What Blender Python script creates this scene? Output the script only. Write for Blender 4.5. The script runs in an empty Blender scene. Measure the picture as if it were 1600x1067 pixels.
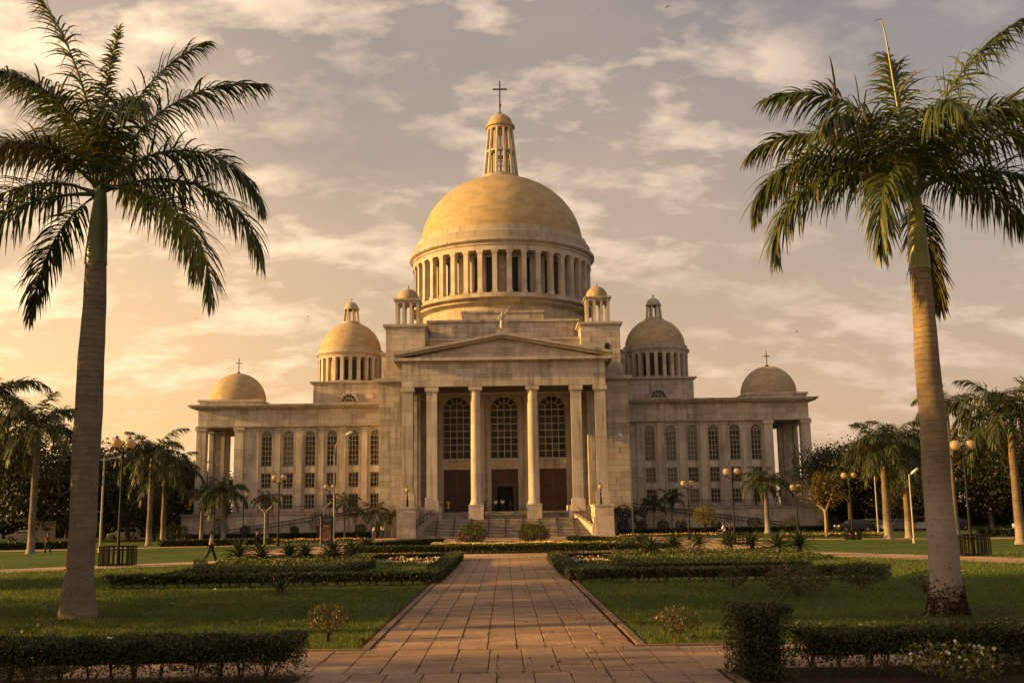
import bpy, bmesh, math, random
import numpy as np
from mathutils import Vector, Matrix
PI = math.pi
R = math.radians
S = bpy.context.scene
COL = S.collection
rnd = random.Random(7)
rng = np.random.default_rng(7)

# ---------------------------------------------------------------- camera
cam = bpy.data.cameras.new("camera"); co = bpy.data.objects.new("camera", cam); COL.objects.link(co)
cam.sensor_width = 36; cam.lens = 36.45; cam.clip_end = 6000
_ps, _th, _ro = R(0.5), R(9.5), R(0.85)
fw = Vector((math.sin(_ps)*math.cos(_th), math.cos(_ps)*math.cos(_th), math.sin(_th)))
r0 = Vector((math.cos(_ps), -math.sin(_ps), 0)); u0 = r0.cross(fw)
rt = r0*math.cos(_ro) - u0*math.sin(_ro); up = u0*math.cos(_ro) + r0*math.sin(_ro)
co.matrix_world = Matrix(((rt.x, up.x, -fw.x, 0), (rt.y, up.y, -fw.y, 0), (rt.z, up.z, -fw.z, 2.6), (0, 0, 0, 1)))
S.camera = co

# ---------------------------------------------------------------- world and sun
SUN_EL, SUN_FRONT = R(13.5), R(5.5)          # sun low on the left, a little on the viewer's side of the facade
to_sun = Vector((-math.cos(SUN_EL)*math.cos(SUN_FRONT), -math.cos(SUN_EL)*math.sin(SUN_FRONT), math.sin(SUN_EL)))
W = bpy.data.worlds.new("World"); S.world = W; W.use_nodes = True
nt = W.node_tree; nt.nodes.clear()
class N:                                   # terse node helper
    def __init__(s, t): s.t = t
    def n(s, typ, ins=None, **kw):
        x = s.t.nodes.new(typ)
        for k, v in kw.items(): setattr(x, k, v)
        for k, v in (ins or {}).items():
            if isinstance(v, bpy.types.NodeSocket): s.t.links.new(v, x.inputs[k])
            else: x.inputs[k].default_value = v
        return x
    def m(s, op, a, b=0.0, c=0.0, clamp=False):
        x = s.n('ShaderNodeMath', {0: a, 1: b, 2: c}, operation=op, use_clamp=clamp); return x.outputs[0]
    def mix(s, f, a, b, bt='MIX'):
        x = s.n('ShaderNodeMix', data_type='RGBA', blend_type=bt)
        for k, v in ((0, f), (6, a), (7, b)):
            if isinstance(v, bpy.types.NodeSocket): s.t.links.new(v, x.inputs[k])
            elif k == 0: x.inputs[0].default_value = v
            else: x.inputs[k].default_value = (*v, 1)
        return x.outputs[2]
    def ramp(s, f, pts):
        x = s.n('ShaderNodeValToRGB', {0: f}); e = x.color_ramp.elements
        while len(e) < len(pts): e.new(0.5)
        for q, (p, c) in zip(e, pts):
            q.position = p; q.color = (c, c, c, 1) if isinstance(c, (int, float)) else (*c, 1)
        return x.outputs[0]
    def noise(s, vec, scale, detail=4, rough=.55, dist=0.0):
        return s.n('ShaderNodeTexNoise', {'Vector': vec, 'Scale': scale, 'Detail': detail, 'Roughness': rough, 'Distortion': dist}).outputs[0]
w = N(nt)
sky = w.n('ShaderNodeTexSky', sky_type='NISHITA', sun_disc=False, sun_elevation=SUN_EL,
          sun_rotation=R(270) - SUN_FRONT, air_density=1.6, dust_density=5.0, ozone_density=1.0, altitude=200)
tc = w.n('ShaderNodeTexCoord').outputs['Generated']
sp = w.n('ShaderNodeSeparateXYZ', {0: tc})
X_, Y_, Z_ = sp.outputs
zc = w.m('MAXIMUM', Z_, 0.0)
inv = w.m('DIVIDE', 1.0, w.m('ADD', zc, 0.34))
pv = w.n('ShaderNodeCombineXYZ', {0: w.m('MULTIPLY', X_, inv), 1: w.m('MULTIPLY', Y_, inv), 2: 0.0}).outputs[0]
sd = w.m('DIVIDE', w.m('ADD', w.n('ShaderNodeVectorMath', {0: tc, 1: to_sun}, operation='DOT_PRODUCT').outputs['Value'], 1.0), 2.0)   # 0 opposite the sun, 1 at it
glow = w.ramp(sd, [(.18, 0), (.50, .30), (.72, .80), (1, 1)])
big = w.noise(w.n('ShaderNodeMapping', {0: pv, 1: (2.35, .4, 0), 3: (.9, 1.1, 1)}).outputs[0], 1.9, 8, .5, .3)
puff = w.noise(w.n('ShaderNodeMapping', {0: pv, 1: (0.2, 5.3, 0), 2: (0, 0, R(-35)), 3: (.85, 1.5, 1)}).outputs[0], 6.0, 14, .57, .15)
fine = w.noise(w.n('ShaderNodeMapping', {0: pv, 2: (0, 0, R(20))}).outputs[0], 15.0, 10, .58, .2)
veil = w.ramp(big, [(.38, 0), (.70, 1)])
glo2 = w.m('MULTIPLY', glow, w.m('SUBTRACT', 1.0, w.m('MULTIPLY', zc, .75)))
pf = w.ramp(w.m('ADD', w.m('MULTIPLY', puff, .76), w.m('MULTIPLY', fine, .24)), [(.485, 0), (.53, .35), (.62, 1)])
pf = w.m('MULTIPLY', pf, w.ramp(big, [(.36, .10), (.52, 1)]))
tint = w.mix(1.0, sky.outputs[0], (.70, .745, .90), 'MULTIPLY')
grey = w.n('ShaderNodeRGBToBW', {0: tint}).outputs[0]
greyc = w.n('ShaderNodeCombineXYZ', {0: w.m('MULTIPLY', grey, 1.05), 1: w.m('MULTIPLY', grey, .97), 2: w.m('MULTIPLY', grey, .92)}).outputs[0]
base = w.mix(.60, tint, greyc)
hz = w.m('POWER', w.m('SUBTRACT', 1.0, zc), 3.6)          # thick warm air near the horizon
cl_v = w.mix(glo2, (1.72, 1.6, 1.68), (6.5, 4.6, 2.75))
cl_p = w.mix(glo2, (4.8, 3.75, 3.0), (13.0, 9.4, 5.5))
low = w.mix(glow, (3.9, 2.62, 1.68), (11.0, 6.5, 2.4))
c = w.mix(w.m('MULTIPLY', veil, .70), base, cl_v)
c = w.mix(w.m('MULTIPLY', hz, .92), c, low)
c = w.mix(w.m('MULTIPLY', pf, w.m('MULTIPLY', .85, w.m('SUBTRACT', 1.0, w.m('MULTIPLY', hz, .62)))), c, cl_p)
bg = w.n('ShaderNodeBackground', {0: c, 1: 0.088})
w.n('ShaderNodeOutputWorld', {0: bg.outputs[0]})
sl = bpy.data.lights.new("sun", 'SUN'); sl.energy = 5.0; sl.angle = R(0.6); sl.color = (1.0, .55, .13)
so = bpy.data.objects.new("sun", sl); COL.objects.link(so); so.rotation_euler = to_sun.to_track_quat('Z', 'Y').to_euler()
so.location = (-60, -20, 40)
S.view_settings.view_transform = 'Standard'; S.view_settings.look = 'None'
S.view_settings.exposure = 1.02; S.view_settings.gamma = 1.0; S.view_settings.use_curve_mapping = False
S.cycles.max_bounces = 6; S.cycles.transparent_max_bounces = 8; S.cycles.caustics_reflective = False; S.cycles.caustics_refractive = False
S.cycles.use_denoising = True

# ---------------------------------------------------------------- mesh helpers
class MB:
    def __init__(s): s.v = []; s.f = []
    def add(s, vs, fs):
        o = len(s.v); s.v += [tuple(p) for p in vs]; s.f += [tuple(i + o for i in f) for f in fs]; return s
    def box(s, x0, x1, y0, y1, z0, z1, tf=None):
        vs = [(x, y, z) for z in (z0, z1) for y in (y0, y1) for x in (x0, x1)]
        if tf: vs = [tf(*p) for p in vs]
        return s.add(vs, [(0, 2, 3, 1), (4, 5, 7, 6), (0, 1, 5, 4), (2, 6, 7, 3), (0, 4, 6, 2), (1, 3, 7, 5)])
    def poly(s, pts): return s.add(pts, [tuple(range(len(pts)))])
    def prism(s, pts, y0, y1, ax='y'):       # outline in x,z (ax y) or x,y (ax z) or y,z (ax x)
        g = {'y': lambda p, t: (p[0], t, p[1]), 'z': lambda p, t: (p[0], p[1], t), 'x': lambda p, t: (t, p[0], p[1])}[ax]
        n = len(pts)
        return s.add([g(p, y0) for p in pts] + [g(p, y1) for p in pts],
                     [tuple(range(n))[::-1], tuple(range(n, 2*n))] + [(i, (i+1) % n, n+(i+1) % n, n+i) for i in range(n)])
    def lathe(s, prof, n=24, c=(0, 0), a0=0.0, a1=2*PI, zoff=0):
        full = abs(a1 - a0 - 2*PI) < 1e-6; m = n if full else n+1; vs = []; fs = []
        for r, z in prof:
            for k in range(m):
                a = a0 + (a1-a0)*k/n; vs.append((c[0]+r*math.cos(a), c[1]+r*math.sin(a), z+zoff))
        for j in range(len(prof)-1):
            for k in range(n):
                k2 = (k+1) % m; fs.append((j*m+k, j*m+k2, (j+1)*m+k2, (j+1)*m+k))
        return s.add(vs, fs)
    def tube(s, pts, rad, n=8, cap=True):
        pts = [Vector(p) for p in pts]
        if not hasattr(rad, '__len__'): rad = [rad]*len(pts)
        vs = []; fs = []; ref = None
        for i, p in enumerate(pts):
            t = (pts[min(i+1, len(pts)-1)] - pts[max(i-1, 0)]).normalized()
            if ref is None: ref = Vector((1, 0, 0)) if abs(t.x) < .8 else Vector((0, 1, 0))
            a = (ref - t*ref.dot(t)).normalized(); b = t.cross(a); ref = a
            for k in range(n): q = 2*PI*k/n; vs.append(p + (a*math.cos(q) + b*math.sin(q))*rad[i])
        for i in range(len(pts)-1):
            for k in range(n): fs.append((i*n+k, i*n+(k+1) % n, (i+1)*n+(k+1) % n, (i+1)*n+k))
        if cap: fs += [tuple(range(n))[::-1], tuple(range((len(pts)-1)*n, len(pts)*n))]
        return s.add(vs, fs)
    def ball(s, c, r, n=10, sz=1.0):
        return s.lathe([(max(r*math.cos(a), 1e-3), c[2]+r*sz*math.sin(a)) for a in [PI*(i/n-.5) for i in range(n+1)]], n*2 if n < 8 else 16, (c[0], c[1]))
    def mesh(s, name, mat, smooth=False, off=(0, 0, 0)):
        me = bpy.data.meshes.new(name)
        me.from_pydata([(x-off[0], y-off[1], z-off[2]) for x, y, z in s.v], [], s.f)
        if smooth:
            me.polygons.foreach_set('use_smooth', [True]*len(me.polygons))
            me.set_sharp_from_angle(angle=R(40))
        if mat: me.materials.append(mat)
        return me
    def build(s, name, mat, parent=None, loc=(0, 0, 0), smooth=False, off=(0, 0, 0), rz=0):
        return link(name, s.mesh(name, mat, smooth, off), parent, loc, rz)
def link(name, me, parent=None, loc=(0, 0, 0), rz=0, sc=None):
    o = bpy.data.objects.new(name, me); COL.objects.link(o); o.parent = parent; o.location = loc
    if rz: o.rotation_euler = (0, 0, rz)
    if sc: o.scale = sc if hasattr(sc, '__len__') else (sc, sc, sc)
    return o
def tag(o, label, cat, group=None):
    o['label'] = label; o['category'] = cat
    if group: o['group'] = group
    return o
def thing(name, label, cat, loc=(0, 0, 0), rz=0, group=None):
    o = bpy.data.objects.new(name, None); COL.objects.link(o); o.location = loc; o.rotation_euler = (0, 0, rz); o.empty_display_size = .3
    return tag(o, label, cat, group)
def struct(o, kind='structure'): o['kind'] = kind; return o
def kids(o, _c={}):
    return [x for x in COL.objects if x.parent == o]
def copy_tree(o, loc, rz=0, label=None, sc=None, tree=None):
    tree = tree or {}
    c = o.copy(); COL.objects.link(c); c.location = loc; c.rotation_euler = (0, 0, rz)
    if label: c['label'] = label
    if sc: c.scale = (sc, sc, sc)
    for ch in list(o.children):
        d = ch.copy(); COL.objects.link(d); d.parent = c
        for g in list(ch.children):
            e = g.copy(); COL.objects.link(e); e.parent = d
    return c
def np_mesh(name, V, F, mat):                # V (n,3), F (m,k)
    me = bpy.data.meshes.new(name); k = F.shape[1]
    me.vertices.add(len(V)); me.vertices.foreach_set('co', np.asarray(V, np.float32).ravel())
    me.loops.add(F.size); me.loops.foreach_set('vertex_index', F.astype(np.int32).ravel())
    me.polygons.add(len(F)); me.polygons.foreach_set('loop_start', np.arange(0, F.size, k, dtype=np.int32))
    me.update(calc_edges=True); me.materials.append(mat); return me
def leaf_quads(P, size, asp=.55, up=.0, g=rng, fold=True):
    """rhombic leaves at P: random directions, slightly folded"""
    n = len(P); d = g.normal(size=(n, 3)); d[:, 2] = d[:, 2]*(1-up) - up*.6; d /= np.linalg.norm(d, axis=1)[:, None]
    e = g.normal(size=(n, 3)); e -= d*np.sum(d*e, 1)[:, None]; e /= np.linalg.norm(e, axis=1)[:, None]
    s = (size*g.uniform(.6, 1.3, n))[:, None]
    V = np.stack([P - d*s*.5, P + e*s*asp*.5, P + d*s*.5, P - e*s*asp*.5], 1).reshape(-1, 3)
    return V, np.arange(4*n).reshape(n, 4)
def noise3(P, f, seed=0):                    # cheap smooth lumps for density
    g = np.random.default_rng(seed); r = np.zeros(len(P))
    for i in range(5):
        k = g.normal(size=3)*f*(1+.5*i); r += np.sin(P @ k + g.uniform(0, 6.28))/(1+.4*i)
    return r/2.6

# ---------------------------------------------------------------- materials
def mat(name, rough=.8, spec=.3):
    m = bpy.data.materials.new(name); m.use_nodes = True; t = N(m.node_tree)
    b = m.node_tree.nodes['Principled BSDF']; b.inputs['Roughness'].default_value = rough; b.inputs['Specular IOR Level'].default_value = spec
    return m, t, b
def setc(t, b, c, bump=None, bs=.3, bd=.02):
    if isinstance(c, bpy.types.NodeSocket): t.t.links.new(c, b.inputs['Base Color'])
    else: b.inputs['Base Color'].default_value = (*c, 1)
    if bump is not None:
        x = t.n('ShaderNodeBump', {'Height': bump, 'Strength': bs, 'Distance': bd}); t.t.links.new(x.outputs[0], b.inputs['Normal'])
def plain(name, col, rough=.6, spec=.4, metal=0, var=.25, sc=6):
    m, t, b = mat(name, rough, spec); b.inputs['Metallic'].default_value = metal
    p = t.n('ShaderNodeTexCoord').outputs['Object']; nz = t.noise(p, sc, 5, .6)
    setc(t, b, t.mix(t.ramp(nz, [(.3, 0), (.7, 1)]), tuple(x*(1-var) for x in col), tuple(min(1, x*(1+var)) for x in col)), nz, .15, .01)
    return m
def stone_mat(name, a, bcol, cdark, brick=None, wear=1.0):
    m, t, b = mat(name, .72, .25)
    g = t.n('ShaderNodeNewGeometry'); pos = g.outputs['Position']
    isl = g.outputs['Random Per Island']; oi = t.n('ShaderNodeObjectInfo').outputs['Random']
    rr = t.m('FRACT', t.m('ADD', isl, t.m('MULTIPLY', oi, 7.31)))
    nz = t.noise(pos, .35, 6, .6); nf = t.noise(pos, 2.6, 6, .65)
    blot = t.m('ADD', t.m('MULTIPLY', rr, .5), t.m('MULTIPLY', t.ramp(nz, [(.3, 0), (.7, 1)]), .5))
    bump = nf
    if brick:
        if brick[0] == 'dome':
            oc = t.n('ShaderNodeTexCoord').outputs['Object']; q = t.n('ShaderNodeSeparateXYZ', {0: oc}).outputs
            an = t.m('ARCTAN2', q[1], q[0])
            vec = t.n('ShaderNodeCombineXYZ', {0: t.m('MULTIPLY', an, brick[3]), 1: q[2], 2: 0.0}).outputs[0]
        else:
            q = t.n('ShaderNodeSeparateXYZ', {0: pos}).outputs
            vec = t.n('ShaderNodeCombineXYZ', {0: t.m('ADD', q[0], q[1]), 1: q[2], 2: 0.0}).outputs[0]
        br = t.n('ShaderNodeTexBrick', {'Vector': vec, 'Color1': (0, 0, 0, 1), 'Color2': (1, 1, 1, 1), 'Mortar': (.5, .5, .5, 1), 'Scale': 1.0,
                                        'Mortar Size': .012, 'Mortar Smooth': .2, 'Bias': 0.0, 'Brick Width': brick[1], 'Row Height': brick[2]}, offset=.5)
        bw = t.n('ShaderNodeRGBToBW', {0: br.outputs[0]}).outputs[0]
        blot = t.m('ADD', t.m('MULTIPLY', bw, .55), t.m('MULTIPLY', blot, .55 if wear > .6 else .35))
        bump = t.m('SUBTRACT', nf, t.m('MULTIPLY', br.outputs[1], 1.2))
    col = t.mix(t.ramp(blot, [(.1, 0), (.9, 1)]), a, bcol)
    # rain streaks and soot: long in z
    st = t.noise(t.n('ShaderNodeMapping', {0: pos, 3: (1.3, 1.3, .10)}).outputs[0], 1.0, 6, .65)
    soot = t.ramp(st, [(.47, 0), (.68, 1)])
    pn = t.ramp(t.noise(pos, .12, 4, .6), [(.38, .2), (.62, .85)])
    col = t.mix(t.m('MULTIPLY', t.m('MULTIPLY', soot, pn), wear), col, cdark)
    col = t.mix(t.m('MULTIPLY', t.ramp(nf, [(.55, 0), (.78, 1)]), .4), col, cdark)
    setc(t, b, col, bump, .45, .03)
    return m
STONE = stone_mat("stone", (.30, .255, .22), (.54, .47, .405), (.13, .10, .07), ('flat', 1.7, .78))
STONE_B = stone_mat("stone_blocks", (.31, .265, .23), (.58, .505, .44), (.14, .105, .075))
TRIM = stone_mat("stone_trim", (.31, .265, .225), (.48, .415, .355), (.10, .08, .058))
COLM = stone_mat("stone_column", (.36, .31, .265), (.55, .48, .415), (.17, .14, .105), ('flat', 3.1, 1.55))
DOMEM = stone_mat("dome_stone", (.32, .24, .135), (.49, .37, .205), (.24, .185, .11), ('dome', 1.5, .62, 13.0), .45)
DRUMM = stone_mat("drum_stone", (.28, .23, .18), (.48, .41, .32), (.15, .12, .09), ('dome', 1.5, .62, 13.0))
DOMES = stone_mat("small_dome_stone", (.29, .22, .14), (.46, .355, .215), (.22, .17, .11), ('dome', .9, .42, 4.6), .5)
JOINT = plain("stone_joint", (.10, .08, .062), .9)
def glass_mat():
    m, t, b = mat("window_glass", .3, .22)
    oi = t.n('ShaderNodeObjectInfo').outputs['Random']; isl = t.n('ShaderNodeNewGeometry').outputs['Random Per Island']
    f = t.m('FRACT', t.m('ADD', oi, isl))
    setc(t, b, t.mix(t.m('POWER', f, 2.0), (.010, .008, .006), (.055, .045, .032)), t.noise(t.n('ShaderNodeNewGeometry').outputs['Position'], 1.7, 2), .12, .02)
    return m
GLASS = glass_mat()
BLIND = plain('window_blind', (.125, .10, .075), .5, .3, 0, .3, 3)
MUNT = plain("window_bars", (.50, .43, .34), .6)
DARK = plain("dark_void", (.006, .005, .004), .9)
WOOD = plain("door_wood", (.085, .030, .016), .45, .4, 0, .4, 3)
WOODP = plain("door_panel_wood", (.05, .022, .015), .5, .4, 0, .5, 5)
IRON = plain("black_iron", (.018, .016, .014), .45, .5)
BRONZE = plain("bronze_cross", (.10, .065, .035), .4, .5, .6)
PLAQ = plain("door_plaque", (.42, .30, .13), .6)

def front(y): return lambda u, d, z: (u, y-d, z)
def left(x): return lambda u, d, z: (x-d, u, z)
def right(x): return lambda u, d, z: (x+d, u, z)
def blocks(tf, u0, u1, z0, z1, bw=1.7, bh=.78, holes=(), thick=.07, top=None, gap=.022, out=None):
    """ashlar facing: one box per block, courses broken, each proud by its own amount; holes are (u0,u1,z0,z1); top(u) limits height"""
    out = [] if out is None else out
    nr = max(1, round((z1-z0)/bh)); h = (z1-z0)/nr
    for r in range(nr):
        a, b_ = z0+r*h, z0+(r+1)*h
        spans = [(u0, u1)]
        for (p, q, c_, d_) in holes:
            if c_ < b_-.05 and d_ > a+.05:
                ns = []
                for (s0, s1) in spans:
                    if q <= s0 or p >= s1: ns.append((s0, s1)); continue
                    if p > s0+.05: ns.append((s0, p))
                    if q < s1-.05: ns.append((q, s1))
                spans = ns
        for (s0, s1) in spans:
            if top:
                lo = [u for u in np.linspace(s0, s1, 120) if top(u) > b_]
                if not lo: continue
                s0, s1 = lo[0], lo[-1]
            n = max(1, round((s1-s0)/bw)); cuts = [s0]
            for i in range(1, n): cuts.append(s0+(s1-s0)*(i+(.25 if r % 2 else -.2)+rnd.uniform(-.14, .14))/n)
            cuts.append(s1)
            for c0, c1 in zip(cuts, cuts[1:]):
                if c1-c0 < .12: continue
                out.append((tf, c0+gap/2, c1-gap/2, -.02, thick-rnd.uniform(0, .022), a+gap/2, b_-gap/2))
    return out
# ---------------------------------------------------------------- ground, paths, plaza
def lawn_mat():
    m, t, b = mat("lawn_grass", .95, .1)
    p = t.n('ShaderNodeNewGeometry').outputs['Position']
    n1 = t.noise(p, .16, 5, .6); n2 = t.noise(p, 1.4, 6, .65); n3 = t.noise(t.n('ShaderNodeMapping', {0: p, 3: (14, 9, 1)}).outputs[0], 1.0, 3, .7)
    c_ = t.mix(t.ramp(n1, [(.35, 0), (.65, 1)]), (.046, .090, .014), (.098, .135, .024))
    c_ = t.mix(t.m('MULTIPLY', t.ramp(n2, [(.45, 0), (.75, 1)]), .55), c_, (.105, .080, .030))
    c_ = t.mix(t.m('MULTIPLY', t.ramp(n3, [(.35, 0), (.75, 1)]), .5), c_, (.022, .034, .006))
    setc(t, b, c_, t.m('ADD', n3, t.m('MULTIPLY', n2, .6)), .8, .05); return m
LAWN = lawn_mat()
def paving_mat(name, a, b2, sc=1.0):
    m, t, b = mat(name, .78, .25)
    p = t.n('ShaderNodeNewGeometry'); oi = t.n('ShaderNodeObjectInfo').outputs['Random']
    rr = t.m('FRACT', t.m('ADD', t.m('MULTIPLY', oi, 5.7), p.outputs['Random Per Island']))
    n1 = t.noise(p.outputs['Position'], 1.1, 6, .65); n2 = t.noise(p.outputs['Position'], 14, 5, .7); n0 = t.noise(p.outputs['Position'], .25, 3, .5)
    col = t.mix(t.m('ADD', t.m('MULTIPLY', rr, .5), t.m('MULTIPLY', t.ramp(n1, [(.3, 0), (.7, 1)]), .5)), a, b2)
    col = t.mix(t.m('MULTIPLY', t.ramp(n0, [(.4, 0), (.65, 1)]), .5), col, (.085, .055, .035))
    col = t.mix(t.m('MULTIPLY', t.ramp(n2, [(.50, 0), (.70, 1)]), .6), col, (.085, .052, .032))
    setc(t, b, col, t.m('ADD', t.m('MULTIPLY', n1, .6), t.m('MULTIPLY', n2, .5)), .35, .02); return m
SLAB = paving_mat("paving_stone", (.26, .155, .09), (.46, .30, .185))
SAND = paving_mat("plaza_paving", (.42, .26, .14), (.54, .36, .21))
KERB = paving_mat("kerb_stone", (.17, .105, .065), (.28, .18, .115))
SOIL = plain("soil", (.045, .028, .016), .95, .1, 0, .5, 8)
ASPH = plain("asphalt", (.05, .046, .042), .9, .2, 0, .3, 2)
def sheet(name, pts, z, m):
    return struct(MB().poly([(x, y, z) for x, y in pts]).build(name, m))
ground = sheet('ground', [(-900, -60), (900, -60), (900, 2500), (-900, 2500)], 0.0, LAWN)
def ell(cx, cy, rx, ry, n=64, a0=0, a1=2*PI): return [(cx+rx*math.cos(a0+(a1-a0)*i/n), cy+ry*math.sin(a0+(a1-a0)*i/n)) for i in range(n)]
# ring path round the centre bed, forecourt, side walks
o_, i_ = ell(0, 86, 21.5, 19.5, 96), ell(0, 88.5, 13.6, 15.0, 96)
mb = MB(); n = 96
mb.add([(x, y, .012) for x, y in o_]+[(x, y, .012) for x, y in i_], [(k, (k+1) % n, n+(k+1) % n, n+k) for k in range(n)])
plaza = struct(mb.build('ring_path', SAND))
kb = MB()
for rad, sgn in ((o_, 1), (i_, -1)):
    for k in range(n):
        p, q = rad[k], rad[(k+1) % n]
        if p[1] < 70 and abs(p[0]) < 4: continue
        dx, dy = q[0]-p[0], q[1]-p[1]; l = math.hypot(dx, dy); nx, ny = dy/l*.16*sgn, -dx/l*.16*sgn
        kb.prism([p, q, (q[0]+nx, q[1]+ny), (p[0]+nx, p[1]+ny)], 0, .09, 'z')
struct(kb.build('ring_kerb', KERB))
sheet('forecourt', [(-17, 103), (17, 103), (17, 130), (-17, 130)], .016, SAND)
sheet('left_walk', [(-60, 31), (-17.5, 62.6), (-13, 69), (-15, 71.5), (-19.5, 66.5), (-62, 35)], .008, SAND)
sheet('right_walk', [(44, 15), (16.0, 65.0), (14, 70), (16.5, 72), (19.5, 68.5), (50, 15)], .008, SAND)
sheet('back_walk_left', [(-150, 86.0), (-60, 90.5), (-36, 100), (-20, 105.5), (-16, 112), (-16, 115), (-22, 108.8), (-37, 103.5), (-60, 94.5), (-150, 90)], .008, SAND)
sheet('back_walk_right', [(150, 82), (60, 87.5), (42, 90), (25, 97), (18, 103), (16, 112), (17, 115), (22, 106), (30, 98.5), (44, 93.5), (60, 91), (150, 86)], .008, SAND)
sheet('car_park', [(-190, 150), (-50, 150), (-50, 172), (-190, 172)], .006, ASPH)
sheet('car_park_right', [(50, 126), (190, 120), (190, 150), (50, 152)], .006, ASPH)
# main path: soil-dark joints, separate slabs
PX0, PX1 = -2.72, 2.52
sheet('path_bed', [(PX0-.3, 20.9), (PX0-.3, 66.6), (PX1+.3, 66.6), (PX1+.3, 20.9)], .006, SOIL)
sheet('path_bed_front', [(-3.45, 6), (-3.45, 17.95), (3.7, 17.95), (3.7, 6)], .0065, SOIL)
path = struct(sheet('path', [(-16, 17.9), (16, 17.9), (16, 21.05), (-16, 21.05)], .009, SOIL))
def slab_geo(x0, x1, y0, y1, mb):
    z = .034+rnd.uniform(-.009, .007); g = .007+rnd.random()*.004; e = .009; y0 += .010; y1 -= .010
    t = [rnd.uniform(-.0055, .0055) for _ in range(4)]
    mb.add([(x0+g, y0+g, .0), (x1-g, y0+g, 0), (x1-g, y1-g, 0), (x0+g, y1-g, 0),
            (x0+g, y0+g, z-e), (x1-g, y0+g, z-e), (x1-g, y1-g, z-e), (x0+g, y1-g, z-e),
            (x0+g+e, y0+g+e, z+t[0]), (x1-g-e, y0+g+e, z+t[1]), (x1-g-e, y1-g-e, z+t[2]), (x0+g+e, y1-g-e, z+t[3])],
           [(8, 9, 10, 11)]+[(i, (i+1) % 4, 4+(i+1) % 4, 4+i) for i in range(4)]+[(4+i, 4+(i+1) % 4, 8+(i+1) % 4, 8+i) for i in range(4)])
slabs = []
y = 14.2
while y < 17.6:
    h = rnd.choice((.72, .86, .62)); h = min(h, 17.9-y) if 17.9-y-h > .3 else 17.9-y
    for k in range(11): slabs.append((-3.2+k*.606, -3.2+(k+1)*.606, y, y+h))
    y += h
for r in range(4):
    for k in range(25): slabs.append((-7.6+k*.606, -7.6+(k+1)*.606, 17.92+r*.77, 17.92+(r+1)*.77))
far = []
y = 21.02
while y < 66.4:
    h = rnd.choice((.62, .76, .76, .9))
    for k in range(9): far.append((PX0+.02+k*.578, PX0+.02+(k+1)*.578, y, y+h))
    y += h
slabs.sort(key=lambda s: s[2]); allb = slabs+far
for s_ in allb[:300]:
    mb = MB(); slab_geo(*s_, mb); mb.build('paving_slab', SLAB, path)
mb = MB()
for s_ in allb[300:]: slab_geo(*s_, mb)
o = mb.build('paving_slab', SLAB, path); o['kind'] = 'stuff'
# kerbs: each stone its own piece
def kerb_run(parent, x0, y0, x1, y1, w=.15, step=1.6, h=.055):
    L = math.hypot(x1-x0, y1-y0); m_ = max(1, round(L/step)); ux, uy = (x1-x0)/L, (y1-y0)/L
    for k in range(m_):
        a, b_ = L*k/m_+.008, L*(k+1)/m_-.008; hh = h+rnd.uniform(-.006, .006)
        c_ = [(x0+ux*a, y0+uy*a), (x0+ux*b_, y0+uy*b_), (x0+ux*b_-uy*w, y0+uy*b_+ux*w), (x0+ux*a-uy*w, y0+uy*a+ux*w)]
        MB().prism(c_, 0.001, hh, 'z').build('kerb_stone', KERB, parent)
kerb = struct(MB().box(-.01, .01, 21.2, 21.21, 0, .003).build('path_kerb', SOIL))
kerb_run(kerb, PX0-.005, 21.25, PX0-.005, 66); kerb_run(kerb, PX1+.225, 21.25, PX1+.225, 64)
kerb_run(kerb, -14, 21.04, PX0+.02, 21.04); kerb_run(kerb, PX1, 21.04, 14, 21.04)
kerb_run(kerb, -3.2, 10, -3.2, 17.7); kerb_run(kerb, 3.68, 10, 3.68, 17.7)
kerb_run(kerb, -14, 17.72, -3.4, 17.72, .18); kerb_run(kerb, 3.68, 17.72, 14, 17.72, .18)
sheet('bed_soil_left', [(-16, 14.6), (-3.42, 14.6), (-3.42, 17.7), (-16, 17.7)], .005, SOIL)
sheet('bed_soil_right', [(3.7, 16.2), (16, 16.2), (16, 17.7), (3.7, 17.7)], .005, SOIL)

# ---------------------------------------------------------------- the cathedral
CO = (0, 147, 0)
cath = thing('cathedral', 'pale stone cathedral with a large dome, columned portico and long wings', 'cathedral', CO)
def part(name, mb, m, smooth=False, parent=None, kind=None):
    o = mb.build(name, m, parent or cath, smooth=smooth, off=CO)
    if kind: o['kind'] = kind
    return o
def at(o, x, y, z): o.location = (x-CO[0], y-CO[1], z-CO[2]); return o
def cornice(x0, x1, y0, y1, steps, m=None, name='cornice'):       # steps of (z0, z1, outset)
    mb = MB()
    for (a, b_, d) in steps: mb.box(x0-d, x1+d, y0-d, y1+d, a, b_)
    return part(name, mb, m or TRIM)
facing = []            # small block boxes, joined
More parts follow.
